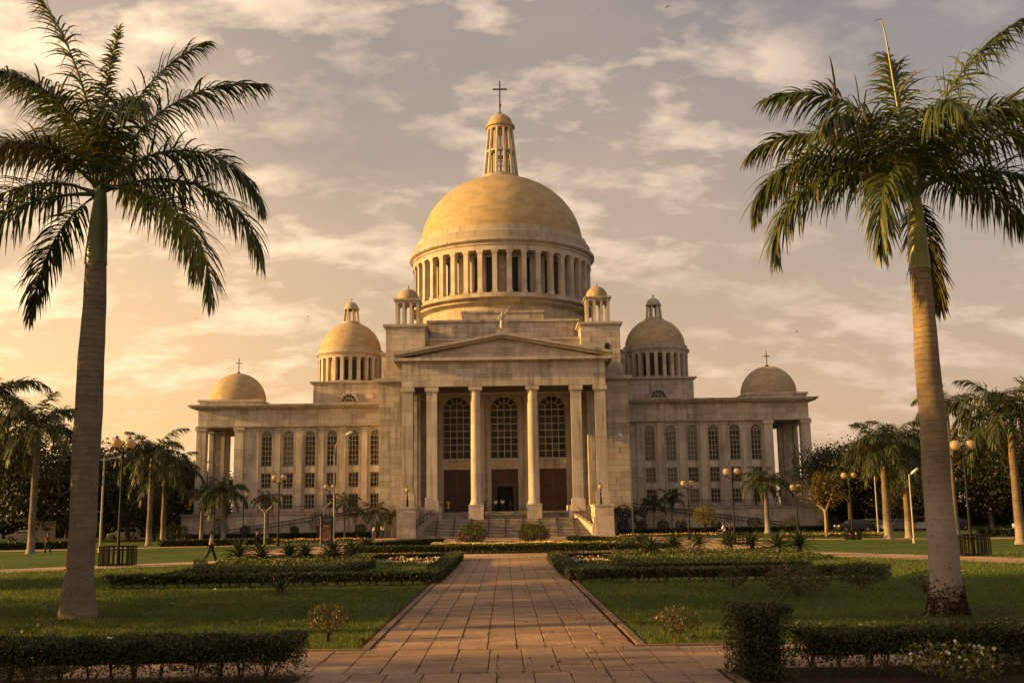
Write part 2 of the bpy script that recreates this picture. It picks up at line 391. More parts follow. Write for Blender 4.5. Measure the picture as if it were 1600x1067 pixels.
# podium and wings
w_ = {}
w_['podium'] = part('podium', MB().box(-44.6, -16.6, 145.0, 167, 0, 3.12), STONE); part('podium', MB().box(16.6, 44.6, 145.0, 167, 0, 3.12), STONE)
part('podium_coping', MB().box(-44.8, -17.2, 144.8, 145.6, 3.12, 3.32), TRIM); part('podium_coping', MB().box(17.2, 44.8, 144.8, 145.6, 3.12, 3.32), TRIM)
WLX = [-18.28-3.07*k for k in range(6)]; WRX = [20.6+3.03*k for k in range(6)]
def arch_pts(cx, w, zs, n=10, a0=PI, a1=0): return [(cx+w*math.cos(a0+(a1-a0)*i/n), zs+w*math.sin(a0+(a1-a0)*i/n)) for i in range(n+1)]
def spandrel(mb, cx, hw, zs, ztop, y0, y1):     # fills the square above a round arch
    for sg in (-1, 1):
        a = arch_pts(cx, hw, zs, 8, PI/2, PI if sg < 0 else 0)
        for p, q in zip(a, a[1:]):
            mb.prism([p, q, (q[0], ztop), (p[0], ztop)] if sg > 0 else [q, p, (p[0], ztop), (q[0], ztop)], y0, y1)
# window prototypes
def win_geo(w, h, arched, cols, rows, fw_=.07, bar=.045):
    """frame and bars; panes as separate boxes. base at z 0, face towards -y, arch springs at h-w/2"""
    fr = MB(); panes = []; hw = w/2; zs = h-hw if arched else h
    fr.box(-hw, -hw+fw_, 0, .1, 0, zs); fr.box(hw-fw_, hw, 0, .1, 0, zs); fr.box(-hw+fw_, hw-fw_, 0, .1, 0, fw_)
    if not arched: fr.box(-hw+fw_, hw-fw_, 0, .1, h-fw_, h)
    xs = [-hw+fw_+(w-2*fw_)*i/cols for i in range(cols+1)]; zz = [fw_+(zs-2*fw_)*i/rows for i in range(rows+1)]
    for x in xs[1:-1]: fr.box(x-bar/2, x+bar/2, .01, .08, fw_, zs-fw_)
    for z in zz[1:-1]: fr.box(-hw+fw_, hw-fw_, .013, .077, z-bar/2, z+bar/2)
    for i in range(cols):
        for j in range(rows): panes.append([(xs[i], .05, zz[j]), (xs[i+1], .05, zz[j]), (xs[i+1], .05, zz[j+1]), (xs[i], .05, zz[j+1])])
    if arched:
        fr.box(-hw+fw_, hw-fw_, 0, .1, zs-fw_, zs+fw_*.3)
        def ring(r0, r1, y0, y1):
            a, b_ = arch_pts(0, r1, zs, 14), arch_pts(0, r0, zs, 14)
            for k in range(14): fr.prism([a[k], a[k+1], b_[k+1], b_[k]], y0, y1)
        ring(hw-fw_, hw, 0, .1); ring(hw*.5-bar/2, hw*.5+bar/2, .012, .08)
        for k in range(1, 6):
            a = PI*k/6; dx, dz = math.cos(a), math.sin(a); r_in = hw*.5 if k != 3 else .05
            p, q = (dx*r_in, zs+dz*r_in), (dx*(hw-fw_), zs+dz*(hw-fw_)); ox, oz = -dz*bar/2, dx*bar/2
            fr.prism([(p[0]-ox, p[1]-oz), (q[0]-ox, q[1]-oz), (q[0]+ox, q[1]+oz), (p[0]+ox, p[1]+oz)], .015, .075)
        for k in range(6):
            a0, a1 = PI*k/6, PI*(k+1)/6
            o_ = [(math.cos(a0+(a1-a0)*t)*(hw-fw_*.5), .05, zs+math.sin(a0+(a1-a0)*t)*(hw-fw_*.5)) for t in (0, .33, .66, 1)]
            i2 = [(math.cos(a)*hw*.5, .05, zs+math.sin(a)*hw*.5) for a in (a1, a0)]
            panes.append(o_+i2)
        for (a0, a1) in ((0, PI/2), (PI/2, PI)):
            panes.append([(0, .05, zs)]+[(math.cos(a0+(a1-a0)*t/4)*hw*.5, .05, zs+math.sin(a0+(a1-a0)*t/4)*hw*.5) for t in range(5)])
    return fr, panes
def pane_mesh(panes):
    mb = MB()
    for p in panes: mb.add([(x, y_+.004*math.sin(i*7.3+x*9), z) for i, (x, y_, z) in enumerate(p)], [tuple(range(len(p)))])
    return mb
WPROTO = {}
def window(key, args, x, y_, z, part_panes=False, blind=False):
    if blind: key += '_blind'
    if key not in WPROTO:
        fr, pn = win_geo(*args)
        WPROTO[key] = (fr.mesh('window', MUNT), [pane_mesh([p]).mesh('pane', GLASS) for p in pn] if part_panes else [pane_mesh(pn).mesh('glass', BLIND if blind else GLASS)])
    fm, pm = WPROTO[key]
    o = at(link('window', fm, cath), x, y_, z)
    for m_ in pm: link('pane' if part_panes else 'glass', m_, o)
    return o
for sgn, WX in ((-1, WLX), (1, WRX)):
    xa, xb = (16.6, 38.1) if sgn > 0 else (-38.1, -16.6)
    part('wall', MB().box(xa, xb, 147.75, 164, 3.12, 15.4), JOINT)
    part('wall', MB().box(min(xa, sgn*43.4), max(xb, sgn*43.4), 147.25, 164, 15.6, 18.0), STONE)
    # wall facing with window openings
    holes = []; pil = []
    sp_ = MB()
    for wi, x in enumerate(WX):
        holes += [(x-.72, x+.72, 9.85, 14.85), (x-.70, x+.70, 6.8, 8.9), (x-.70, x+.70, 3.9, 5.9)]
        spandrel(sp_, x, .7, 14.13, 14.85, 147.36, 147.6)
        window('wing_arch', (1.40, 4.9, True, 3, 6, .05, .045), x, 147.52, 9.92, False, (sgn < 0 and wi == 4) or (sgn > 0 and wi in (0, 1, 2)))
        window('wing_mid', (1.36, 2.0, False, 3, 3, .05, .045), x, 147.52, 6.85, False, sgn > 0 and wi < 2)
        window('wing_low', (1.36, 1.9, False, 3, 3, .05, .045), x, 147.52, 3.95, False, sgn > 0 and wi == 2)
    xs = sorted(WX); gaps = [(p+q)/2 for p, q in zip(xs, xs[1:])]
    part('spandrel', sp_, TRIM)
    arch = MB()
    for x in WX:                                       # slim moulding round each arched window
        a, b_ = arch_pts(x, .92, 14.13, 12), arch_pts(x, .74, 14.13, 12)
        for k in range(12): arch.prism([a[k], a[k+1], b_[k+1], b_[k]], 147.31, 147.5)
        for q in (-1, 1): arch.box(x+q*.83-.09, x+q*.83+.09, 147.31, 147.5, 3.5, 14.13)
    part('window_surround', arch, TRIM)
    for za_, zb_ in zip((3.12, 3.9, 5.9, 6.8, 8.9, 9.85, 14.85), (3.9, 5.9, 6.8, 8.9, 9.85, 14.85, 15.4)): facing += blocks(front(147.42), xa, xb, za_, zb_, 1.55, .8, holes, thick=.08)
    part('wall_backing', (lambda mb: [mb.box(*s_) for s_ in [(a, b_, 147.40, 147.75, z0, z1) for (a, b_, z0, z1) in
         [(xa, xs[0]-.71, 3.12, 15.4), (xs[-1]+.71, xb, 3.12, 15.4)] +
         [(p+.71, q-.71, 3.12, 15.4) for p, q in zip(xs, xs[1:])] +
         [(x-.71, x+.71, z0, z1) for x in xs for z0, z1 in ((3.12, 3.9), (5.9, 6.8), (8.9, 9.85), (14.85, 15.4))]]] and mb)(MB()), JOINT)
    ends = [xs[0]-1.52, xs[-1]+1.52]
    for x in gaps+ends:
        if abs(x) > 38 or abs(x) < 16.9: continue
        at(link('pilaster', WPROTO.setdefault('pil', MB().box(-.40, .40, .14, .35, 0, 11.6).box(-.44, .44, .09, .35, 11.6, 11.75).box(-.48, .48, .05, .35, 11.75, 12.0).box(-.46, .46, .09, .35, 0, .5).mesh('pilaster', COLM)), cath), x, 147.1, 3.32)
    part('string_course', MB().box(min(xa, sgn*43.6), max(xb, sgn*43.6), 146.86, 147.5, 15.4, 15.62), TRIM)
    facing += blocks(front(147.2), min(xa, sgn*43.4), max(xb, sgn*43.4), 15.64, 17.98, 1.9, .8)
    mb = MB()
    x0, x1 = (16.6, 43.6) if sgn > 0 else (-43.6, -16.6)
    for (a, b_, d) in ((17.98, 18.14, .25), (18.14, 18.34, .75), (18.34, 18.58, 1.0)): mb.box(x0-(d if sgn < 0 else 0), x1+(d if sgn > 0 else 0), 147-d, 165+d, a, b_)
    part('cornice', mb, TRIM)
    part('roof', MB().box(x0, x1, 147, 165, 18.58, 18.7), STONE)
    # loggia at the wing's end
    lx = sgn*38.1; ox = sgn*43.55
    def pier(xa, xb, ya, yb, z0=3.12, z1=15.4):
        xa, xb = min(xa, xb), max(xa, xb); mb = MB().box(xa, xb, ya, yb, z0, z1-.55).box(xa-.08, xb+.08, ya-.08, yb+.08, z1-.55, z1-.38).box(xa-.16, xb+.16, ya-.16, yb+.16, z1-.38, z1)
        mb.box(xa-.1, xb+.1, ya-.1, yb+.1, z0, z0+.6); part('pier', mb, COLM)
    pier(ox, ox-sgn*1.3, 147.15, 148.45); pier(lx+sgn*.05, lx-sgn*1.2, 147.05, 148.6)
    pier(ox-sgn*.35, ox-sgn*.95, 152.45, 153.2)
    part('wall', MB().box(*sorted((ox-sgn*.9, lx+sgn*2.2)), 152.7, 153.3, 3.12, 15.5), STONE)
    pier(lx+sgn*2.9, lx+sgn*3.4, 152.5, 152.69)
    part('ceiling', MB().box(*sorted((ox-sgn*.1, lx)), 147.3, 164, 15.45, 15.6), TRIM)
    # balcony railing of the loggia and the podium rail
    rl = MB()
    rx0, rx1 = sorted((sgn*24.5, sgn*44.3))
    for z in (3.42, 4.22): rl.box(rx0, rx1, 145.15, 145.2, z, z+.06)
    k = rx0
    while k < rx1: rl.box(k, k+.035, 145.155, 145.195, 3.3, 4.22); k += .24
    part('railing', rl, IRON)
    # ramp with two rails
    a, b_ = sgn*17.2, sgn*38.0
    part('ramp', MB().prism([(a, 0), (b_, 0), (b_, .12), (a, 3.0)], 142.3, 144.7), STONE)
    rr_ = MB()
    for y_ in (142.4, 144.5):
        for hgt in (.55, .98): rr_.tube([(a, y_, 3.0+hgt), (b_, y_, .12+hgt)], .045, 6)
        for k in range(15):
            x = a+(b_-a)*k/14; z = 3.0+(.12-3.0)*k/14; rr_.tube([(x, y_, z-.05), (x, y_, z+.98)], .035, 6)
    part('ramp_railing', rr_, IRON)
    # corner dome on its slab
    cx, cy = sgn*39.85, 155
    cornice(cx-3.9, cx+3.9, 151.1, 158.9, [(18.7, 19.45, .55), (19.45, 19.75, .75)], STONE, 'dome_base')
    prof = [(4.25, 0), (4.25, .15), (4.15, .2)]+[(4.15*math.cos(PI/2*k/16), .2+4.25*math.sin(PI/2*k/16)) for k in range(1, 16)]+[(.02, 4.45)]
    d = at(MB().lathe(prof, 40).build('dome', DOMES, cath, smooth=True), cx, cy, 19.75)
    cr = MB().lathe([(.28, 0), (.3, .15), (.12, .3), (.02, .32)], 10).box(-.055, .055, -.055, .055, .2, 2.35).box(-.5, .5, -.05, .05, 1.55, 1.67)
    at(cr.build('cross', BRONZE, cath), cx, cy, 24.15)
    # middle dome with colonnade
    bx0, bx1 = sorted((sgn*28.7, sgn*16.3))
    part('wall', MB().box(bx0, bx1, 155.5, 167, 18.6, 22.5), STONE)
    facing += blocks(front(155.5), bx0, bx1, 18.75, 22.45, 1.5, .72, [(sgn*23.3-1.3, sgn*23.3+1.3, 19.7, 21.3)])
    cornice(bx0, bx1, 155.5, 167, [(22.45, 22.65, .25), (22.65, 22.85, .5)])
    window('lunette', (2.3, 1.15, True, 1, 1, .05, .07), sgn*23.3, 155.40, 19.75)
    arch = MB(); a, b_ = arch_pts(sgn*23.3, 1.5, 19.75, 14), arch_pts(sgn*23.3, 1.17, 19.75, 14)
    for k in range(14): arch.prism([a[k], a[k+1], b_[k+1], b_[k]], 155.3, 155.6)
    part('window_surround', arch, TRIM)
    cx, cy = sgn*23.9, 161.0
    at(MB().lathe([(5.4, 0), (5.4, .25), (5.2, .3), (4.2, .32)], 48).build('drum_base', TRIM, cath, smooth=True), cx, cy, 22.8)
    at(MB().lathe([(4.05, 0), (4.05, 4.2)], 48).build('drum_wall', DOMES, cath, smooth=True), cx, cy, 23.0)
    ent = [(4.0, 0), (5.0, 0), (5.0, .35), (5.12, .4), (5.12, .6), (5.32, .68), (5.32, .88), (5.0, .92), (5.0, 1.5), (4.7, 1.55)]
    at(MB().lathe(ent, 48).build('entablature', TRIM, cath, smooth=True), cx, cy, 26.75)
    prof = [(4.75, 0)]+[(4.72*math.cos(PI/2*k/18), 4.75*math.sin(PI/2*k/18)) for k in range(0, 18)]+[(.02, 4.75)]
    at(MB().lathe(prof, 48).build('dome', DOMES, cath, smooth=True), cx, cy, 28.1)
    cm = WPROTO.setdefault('sdcol', MB().box(-.26, .26, -.27, .27, 0, 3.5).box(-.31, .31, -.32, .32, 3.5, 3.74).box(-.32, .32, -.33, .33, 0, .2).mesh('column', COLM))
    dm = WPROTO.setdefault('sdwin', MB().box(-.30, .30, -.03, .03, .3, 3.3).mesh('slit_window', GLASS))
    for k in range(24):
        a = 2*PI*(k+.5)/24
        o = at(link('column', cm, cath, rz=a+PI/2), cx+4.72*math.cos(a), cy+4.72*math.sin(a), 23.05)
        a = 2*PI*k/24; o = at(link('slit_window', dm, cath, rz=a+PI/2), cx+4.06*math.cos(a), cy+4.06*math.sin(a), 23.1)
    # its lantern
    at(MB().lathe([(1.55, -.2), (1.55, .2), (1.35, .25), (1.3, .45), (.02, .45)], 24).build('lantern_base', TRIM, cath, smooth=True), cx, cy, 32.5)
    for k in range(8):
        a = 2*PI*(k+.5)/8
        MB().tube([(cx+1.18*math.cos(a), cy+1.18*math.sin(a), 32.9), (cx+.98*math.cos(a), cy+.98*math.sin(a), 35.0)], .15, 6).build('lantern_column', COLM, cath, off=CO)
    at(MB().lathe([(.6, -.1), (1.25, -.1), (1.25, .15), (1.1, .2)]+[(1.08*math.cos(PI/2*k/8), .2+1.0*math.sin(PI/2*k/8)) for k in range(8)]+[(.1, 1.2), (.1, 1.45), (.2, 1.55), (.03, 1.75)], 20).build('lantern_cap', TRIM, cath, smooth=True), cx, cy, 35.0)
    # flank block beside the portico, tower above it, turret on the tower
    fx0, fx1 = sorted((sgn*11.5, sgn*16.5))
    part('wall', MB().box(fx0, fx1, 137, 147.7, 0, 20.1), JOINT)
    facing += blocks(front(137), fx0, fx1, .0, 20.05, 1.5, .8)
    facing += blocks(left(fx0) if sgn < 0 else right(fx1), 137, 147.2, 0.0, 20.05, 1.6, .8)
    cornice(fx0 if sgn < 0 else fx0+1, fx1-1 if sgn < 0 else fx1, 137, 147, [(20.05, 20.25, .3), (20.25, 20.7, .6)])
    tx0, tx1 = sorted((sgn*10.5, sgn*15.7))
    part('tower_base', MB().box(tx0-.25, tx1+.25, 137.15, 144.5, 20.7, 22.3), STONE)
    part('tower', MB().box(tx0, tx1, 137.45, 144, 22.3, 27.6), STONE)
    cornice(tx0, tx1, 137.45, 144, [(27.6, 27.8, .18), (27.8, 28.12, .4)])
    if sgn > 0:
        at(link('slit_window', MB().box(-.3, .3, -.06, .1, 0, 1.5).prism(arch_pts(0, .3, 1.5, 8), -.06, .1).mesh('slit_window', GLASS), cath), 14.0, 137.42, 23.4)
    tc_ = (sgn*13.05, 140.7)
    at(MB().box(-1.7, 1.7, -1.7, 1.7, 0, .35).build('turret_base', TRIM, cath), *tc_, 28.12)
    tm = WPROTO.setdefault('tcol', MB().box(-.17, .17, -.17, .17, 0, 2.95).box(-.22, .22, -.22, .22, 2.75, 2.95).mesh('turret_column', COLM))
    for px in (-1.42, -.5, .5, 1.42):
        for py in (-1.42, -.5, .5, 1.42):
            if abs(px) > 1 or abs(py) > 1: at(link('turret_column', tm, cath), tc_[0]+px, tc_[1]+py, 28.47)
    at(MB().box(-1.65, 1.65, -1.65, 1.65, 0, .35).box(-1.85, 1.85, -1.85, 1.85, .35, .6).build('turret_cornice', TRIM, cath), *tc_, 31.4)
    at(MB().lathe([(1.6, 0), (1.6, .2)]+[(1.5*math.cos(PI/2*k/10), .2+1.5*math.sin(PI/2*k/10)) for k in range(10)]+[(.1, 1.72), (.13, 1.95), (.02, 2.2)], 28).build('turret_dome', DOMES, cath, smooth=True), *tc_, 32.0)
for sg in (-1, 1):
    x0, x1 = sorted((sg*14.0, sg*17.7)); part('transept_wall', MB().box(x0, x1, 149.2, 158, 18.7, 25.6), STONE)
    facing += blocks(front(149.2), x0, x1, 18.8, 25.55, 1.6, .8); cornice(x0, x1, 149.2, 158, [(25.6, 25.85, .12), (25.85, 26.15, .3)])
# nave body, attic stages
part('wall', MB().box(-16.2, 16.2, 147.75, 188, 0, 25.3), STONE)
cornice(-16.2, 16.2, 147.75, 188, [(25.3, 25.5, .12), (25.5, 25.8, .3)])
part('wall', MB().box(-10.4, 10.4, 139.3, 147.7, 19.3, 26.1), STONE)
cornice(-10.4, 10.4, 139.3, 147.7, [(26.1, 26.4, .25)])
part('attic_wall', MB().box(-10.4, 10.4, 143.1, 186, 26.4, 29.3), JOINT)
cornice(-10.4, 10.4, 143.1, 186, [(29.3, 29.65, .3)])
part('attic_block', MB().box(-5.9, 5.9, 147.4, 152.5, 29.65, 31.5), STONE)
cornice(-5.9, 5.9, 147.4, 152.5, [(31.5, 31.8, .15)])
for sg in (-1, 1): facing += blocks(left(-16.2) if sg < 0 else right(16.2), 148, 187, 20.8, 25.2, 1.8, .8)
# main drum, dome, lantern, cross
DC = (0, 164)
at(MB().lathe([(12.9, 0), (12.9, 5.2), (13.3, 5.4), (13.9, 5.6), (13.9, 6.0), (14.75, 6.15), (14.75, 6.55), (14.55, 6.6), (14.55, 6.85), (12.0, 6.9)], 96).build('drum_base', DRUMM, cath, smooth=True), *DC, 28.2)
at(MB().lathe([(11.75, 0), (11.75, 7.0)], 96).build('drum_wall', DRUMM, cath, smooth=True), *DC, 35.0)
ent = [(12.3, 0), (14.35, 0), (14.35, .75), (14.5, .8), (14.5, 1.15), (14.75, 1.25), (14.95, 1.45), (14.95, 1.85), (14.7, 1.9), (14.3, 2.0), (14.3, 3.1), (14.15, 3.2), (13.75, 3.25), (13.75, 4.1), (13.5, 4.2), (13.1, 4.22)]
at(MB().lathe(ent, 128).build('entablature', TRIM, cath, smooth=True), *DC, 41.55)
prof = [(13.15*math.cos(PI/2*k/36), 11.8*math.sin(PI/2*k/36)) for k in range(0, 34)]+[(1.0, 11.8)]
at(MB().lathe(prof, 128).build('dome', DOMEM, cath, smooth=True), *DC, 45.3)
cm = MB().box(-.35, .35, -.38, .38, 0, 6.0).box(-.42, .42, -.45, .45, 6.0, 6.2).box(-.50, .50, -.52, .52, 6.2, 6.5).box(-.44, .44, -.48, .48, 0, .4).mesh('column', COLM)
wm = MB().box(-.52, .52, -.05, .05, .2, 5.9).mesh('drum_window', GLASS)
ip = MB().box(-.3, .3, -.16, .2, 0, 6.5).mesh('pilaster', COLM)
for k in range(40):
    a = 2*PI*(k+.5)/40; at(link('column', cm, cath, rz=a+PI/2), DC[0]+13.85*math.cos(a), DC[1]+13.85*math.sin(a), 35.06)
    a = 2*PI*k/40
    if k % 3: at(link('drum_window', wm, cath, rz=a+PI/2), DC[0]+11.74*math.cos(a), DC[1]+11.74*math.sin(a), 35.1)
    for q in (-.48, .48):
        a2 = a+2*PI*q/40*1.0
        if q > 0: at(link('pilaster', ip, cath, rz=a2+PI/2), DC[0]+11.8*math.cos(a2), DC[1]+11.8*math.sin(a2), 35.05)
LZ = 56.6
at(MB().lathe([(3.6, -.6), (3.6, -.1), (3.2, .0), (3.1, .45), (3.1, .8), (.05, .82)], 40).build('lantern_base', TRIM, cath, smooth=True), *DC, LZ)
for k in range(12):
    a = 2*PI*(k+.5)/12; ca, sa = math.cos(a), math.sin(a)
    MB().tube([(2.72*ca, DC[1]+2.72*sa, 57.35), (1.92*ca, DC[1]+1.92*sa, 65.8)], [.27, .22], 6).build('lantern_column', COLM, cath, off=CO)
mb = MB()
for k in range(8):
    a = 2*PI*k/8; mb.tube([(1.5*math.cos(a), DC[1]+1.5*math.sin(a), 58.1), (1.25*math.cos(a), DC[1]+1.25*math.sin(a), 66)], .2, 4)
part('lantern_core', mb.lathe([(1.62, 61.4), (2.45, 61.4), (2.45, 61.75), (1.6, 61.8)], 24, DC), TRIM)
gm = MB()
for k in range(8):
    a = 2*PI*(k+.5)/8; c0, s0 = math.cos(a), math.sin(a); t = (-s0, c0)
    for q in (-.45, 0, .45):
        gm.tube([(1.4*c0+t[0]*q, DC[1]+1.4*s0+t[1]*q, 58.2), (1.36*c0+t[0]*q, DC[1]+1.36*s0+t[1]*q, 61.4)], .05, 4)
    for z in (59.0, 59.8, 60.6): gm.tube([(1.4*c0+t[0]*.55, DC[1]+1.4*s0+t[1]*.55, z), (1.4*c0-t[0]*.55, DC[1]+1.4*s0-t[1]*.55, z)], .05, 4)
part('lantern_grille', gm, IRON)
at(MB().lathe([(1.2, -.5), (2.1, -.5), (2.15, -.1), (2.42, 0), (2.42, .3), (2.15, .4), (2.12, .7)]+[(2.0*math.cos(PI/2*k/12), .7+1.75*math.sin(PI/2*k/12)) for k in range(12)]+[(.02, 2.46)], 36).build('lantern_cap', DOMES, cath, smooth=True), *DC, 65.9)
at(MB().lathe([(.5, 0), (.42, .25), (.16, .45), (.03, .5)], 14).box(-.11, .11, -.11, .11, .2, 6.0).box(-1.2, 1.2, -.09, .09, 4.45, 4.68).lathe([(.2, 1.55), (.26, 1.75), (.2, 1.95), (.02, 2.0)], 10).build('cross', BRONZE, cath), *DC, 68.2)
# portico ---------------------------------------------------
FY = 131.5
part('portico_floor', MB().box(-12.6, 12.6, 134.6, 141.4, 0, 3.08), STONE)
part('landing', MB().box(-10.2, 10.2, 129.9, 134.6, 0, 2.15), STONE)
DARKST = plain('stair_core_shade', (.03, .024, .02), .95)  # near-black colour paints the shadow gaps between the steps
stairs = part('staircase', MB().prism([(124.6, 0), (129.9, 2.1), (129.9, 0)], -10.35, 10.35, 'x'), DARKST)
NS = 13
for k in range(NS):
    for j in range(10):
        x0, x1 = -10.4+j*2.08, -10.4+(j+1)*2.08; y0 = 124.5+k*(5.4/NS); z1 = (k+1)*2.16/NS
        key = ('step', j % 2)
        MB().box(x0+.05, x1-.05, y0-.06, y0+.50, z1-.095, z1).build('step', TRIM, stairs, off=CO)
for j in range(1, 10):
    x = -10.4+j*2.08; MB().tube([(x, 124.4, .22), (x, 129.95, 2.38)], .055, 5).build('stair_rail', IRON, stairs, off=CO)
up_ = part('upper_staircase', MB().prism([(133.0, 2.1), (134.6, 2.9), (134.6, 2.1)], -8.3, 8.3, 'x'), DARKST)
for k in range(6):
    for x0, x1 in ((-8.35, -2.8), (-2.76, 2.76), (2.8, 8.35)):
        z1 = 2.15+(k+1)*.93/6; MB().box(x0, x1, 132.8+k*.3, 133.3+k*.3, z1-.10, z1).build('step', TRIM, up_, off=CO)
for sgn in (-1, 1):
    x0, x1 = sorted((sgn*10.6, sgn*12.85))
    part('plinth', MB().box(x0, x1, 124.3, 130, 0, 3.5).box(x0-.08, x1+.08, 124.22, 130, 3.5, 3.75).box(x0-.06, x1+.06, 124.24, 130, 0, .4), STONE)
    part('plinth', MB().box(*sorted((sgn*10.9, sgn*13.1)), 130, 137, 0, 3.75).box(*sorted((sgn*8.0, sgn*11)), 131, 137, 0, 3.75), STONE)
    # splayed cheek wall with rail
    ck = MB(); p0 = (sgn*10.55, 124.6); p1 = (sgn*8.2, 133.5); wv = .28
    ck.add([(p0[0]-wv, p0[1], 0), (p0[0]+wv, p0[1], 0), (p1[0]+wv, p1[1], 0), (p1[0]-wv, p1[1], 0), (p0[0]-wv, p0[1], 1.15), (p0[0]+wv, p0[1], 1.15), (p1[0]+wv, p1[1], 3.25), (p1[0]-wv, p1[1], 3.25)],
           [(0, 1, 5, 4), (1, 2, 6, 5), (2, 3, 7, 6), (3, 0, 4, 7), (4, 5, 6, 7)])
    part('cheek_wall', ck, TRIM)
    hr = MB(); hr.tube([(p0[0], p0[1], 2.05), (p1[0], p1[1], 4.1), (p1[0], p1[1]+1.2, 4.1)], .05, 6)
    for k in range(8):
        t = k/7; x, y_ = p0[0]+(p1[0]-p0[0])*t, p0[1]+(p1[1]-p0[1])*t; hr.tube([(x, y_, 1.1+2.1*t), (x, y_, 2.05+2.05*t)], .035, 6)
    part('handrail', hr, IRON)
    hr = MB(); x = sgn*2.65; hr.tube([(x, 129.9, 2.1), (x, 129.9, 3.2), (x, 134.7, 4.1), (x, 134.7, 3.1)], .045, 6); hr.tube([(x, 132.4, 2.1), (x, 132.4, 3.66)], .035, 6)
    part('handrail', hr, IRON)
def pierp(x, hw=.68, z0=3.75):
    mb = MB().box(x-hw, x+hw, FY-hw, FY+hw, z0+1.6, 18.0).box(x-hw-.06, x+hw+.06, FY-hw-.06, FY+hw+.06, 18.0, 18.2).box(x-hw-.2, x+hw+.2, FY-hw-.2, FY+hw+.2, 18.2, 18.74)
    mb.box(x-hw-.2, x+hw+.2, FY-hw-.2, FY+hw+.2, z0, z0+1.5).box(x-hw-.1, x+hw+.1, FY-hw-.1, FY+hw+.1, z0+1.5, z0+1.6); part('column', mb, COLM)
for s_ in (-1, 1):
    pierp(s_*12.2); pierp(s_*9.15, .66, 3.0)
    x = s_*3.62
    prof = [(.82, 3.95), (.82, 4.15), (.72, 4.3), (.72, 4.45), (.68, 4.5), (.68, 6), (.67, 10), (.62, 18.05), (.66, 18.08), (.66, 18.2), (.78, 18.32)]
    mb = MB().box(x-.95, x+.95, FY-.95, FY+.95, 2.15, 3.8).box(x-1.0, x+1.0, FY-1.0, FY+1.0, 3.8, 3.95).lathe(prof, 28, (x, FY)).box(x-.86, x+.86, FY-.86, FY+.86, 18.32, 18.74)
    part('column', mb, COLM, True)
part('architrave', MB().box(-12.95, 12.95, FY-.75, 137.0, 18.74, 21.85), JOINT)
part('ceiling', MB().box(-11.4, 11.4, 137.0, 141.4, 18.74, 20.5), STONE)
cornice(-12.95, 12.95, FY-.75, 137, [(21.85, 22.02, .35), (22.02, 22.4, .95)])
zt, za, ox = 22.4, 25.55, 13.9
slope = (za-.62-zt)/13.0
ty = lambda u: zt+(13.0-abs(u))*slope
part('pediment', MB().prism([(-12.9, zt), (12.9, zt), (0, ty(0))], FY-.6, 139.2), STONE)
mb = MB(); yf = 129.75
for sg in (-1, 1):
    for (d0, d1, f) in ((0, .30, .35), (.30, .66, 0)):
        pts = [(sg*ox, zt-.02+d0), (0, za-.64+d0), (0, za-.64+d1), (sg*ox, zt-.02+d1)]
        mb.prism(pts if sg > 0 else pts[::-1], yf+f, 139.25)
part('raking_cornice', mb, TRIM)
# portico back wall with doors and tall windows
part('wall', MB().box(-11.45, 11.45, 141.75, 143.1, 0, 20), JOINT)
DX = (-6.45, 0, 6.5)
holes = []; sp_ = MB(); arch = MB()
for x in DX:
    holes += [(x-1.9, x+1.9, 10.15, 18.74), (x-1.8, x+1.8, 3.08, 8.75)]
    spandrel(sp_, x, 1.9, 16.8, 18.74, 141.02, 141.5)
    a, b_ = arch_pts(x, 2.55, 16.8, 16), arch_pts(x, 1.92, 16.8, 16)
    for k in range(16): arch.prism([a[k], a[k+1], b_[k+1], b_[k]], 140.82, 141.2)
    for q in (-1, 1): arch.box(x+q*2.2-.3, x+q*2.2+.3, 140.86, 141.2, 3.1, 16.8)
    arch.box(x-1.98, x+1.98, 140.78, 141.2, 9.95, 10.15)
    window('portico', (3.72, 8.5, True, 4, 7, .09, .085), x, 141.25, 10.18, True)
part('spandrel', sp_, TRIM); part('window_surround', arch, TRIM)
for za_, zb_ in zip((3.08, 8.75, 10.15), (8.75, 10.15, 18.74)): facing += blocks(front(141.0), -11.4, 11.4, za_, zb_, 1.5, .8, holes)
part('wall_backing', (lambda mb: [mb.box(a, b_, 141.0, 141.75, z0, z1) for (a, b_, z0, z1) in
     [(-11.45, DX[0]-1.9, 3.08, 18.74), (DX[0]+1.9, DX[1]-1.9, 3.08, 18.74), (DX[1]+1.9, DX[2]-1.9, 3.08, 18.74), (DX[2]+1.9, 11.45, 3.08, 18.74)] +
     [(x-1.9, x+1.9, 8.75, 10.15) for x in DX] + [(x+q*1.85-.05, x+q*1.85+.05, 3.08, 8.75) for x in DX for q in (-1, 1)]] and mb)(MB()), JOINT)
for x in (-9.6, -3.2, 3.25, 9.65): 
    part('pilaster', MB().box(x-.5, x+.5, 140.6, 141.0, 3.1, 18.1).box(x-.62, x+.62, 140.48, 141.0, 18.1, 18.7).box(x-.6, x+.6, 140.5, 141.0, 3.08, 3.7), COLM)
for sg in (-1, 1):
    part('pilaster', MB().box(*sorted((sg*11.5, sg*11.05)), 137.1, 138.3, 3.1, 18.72), COLM)
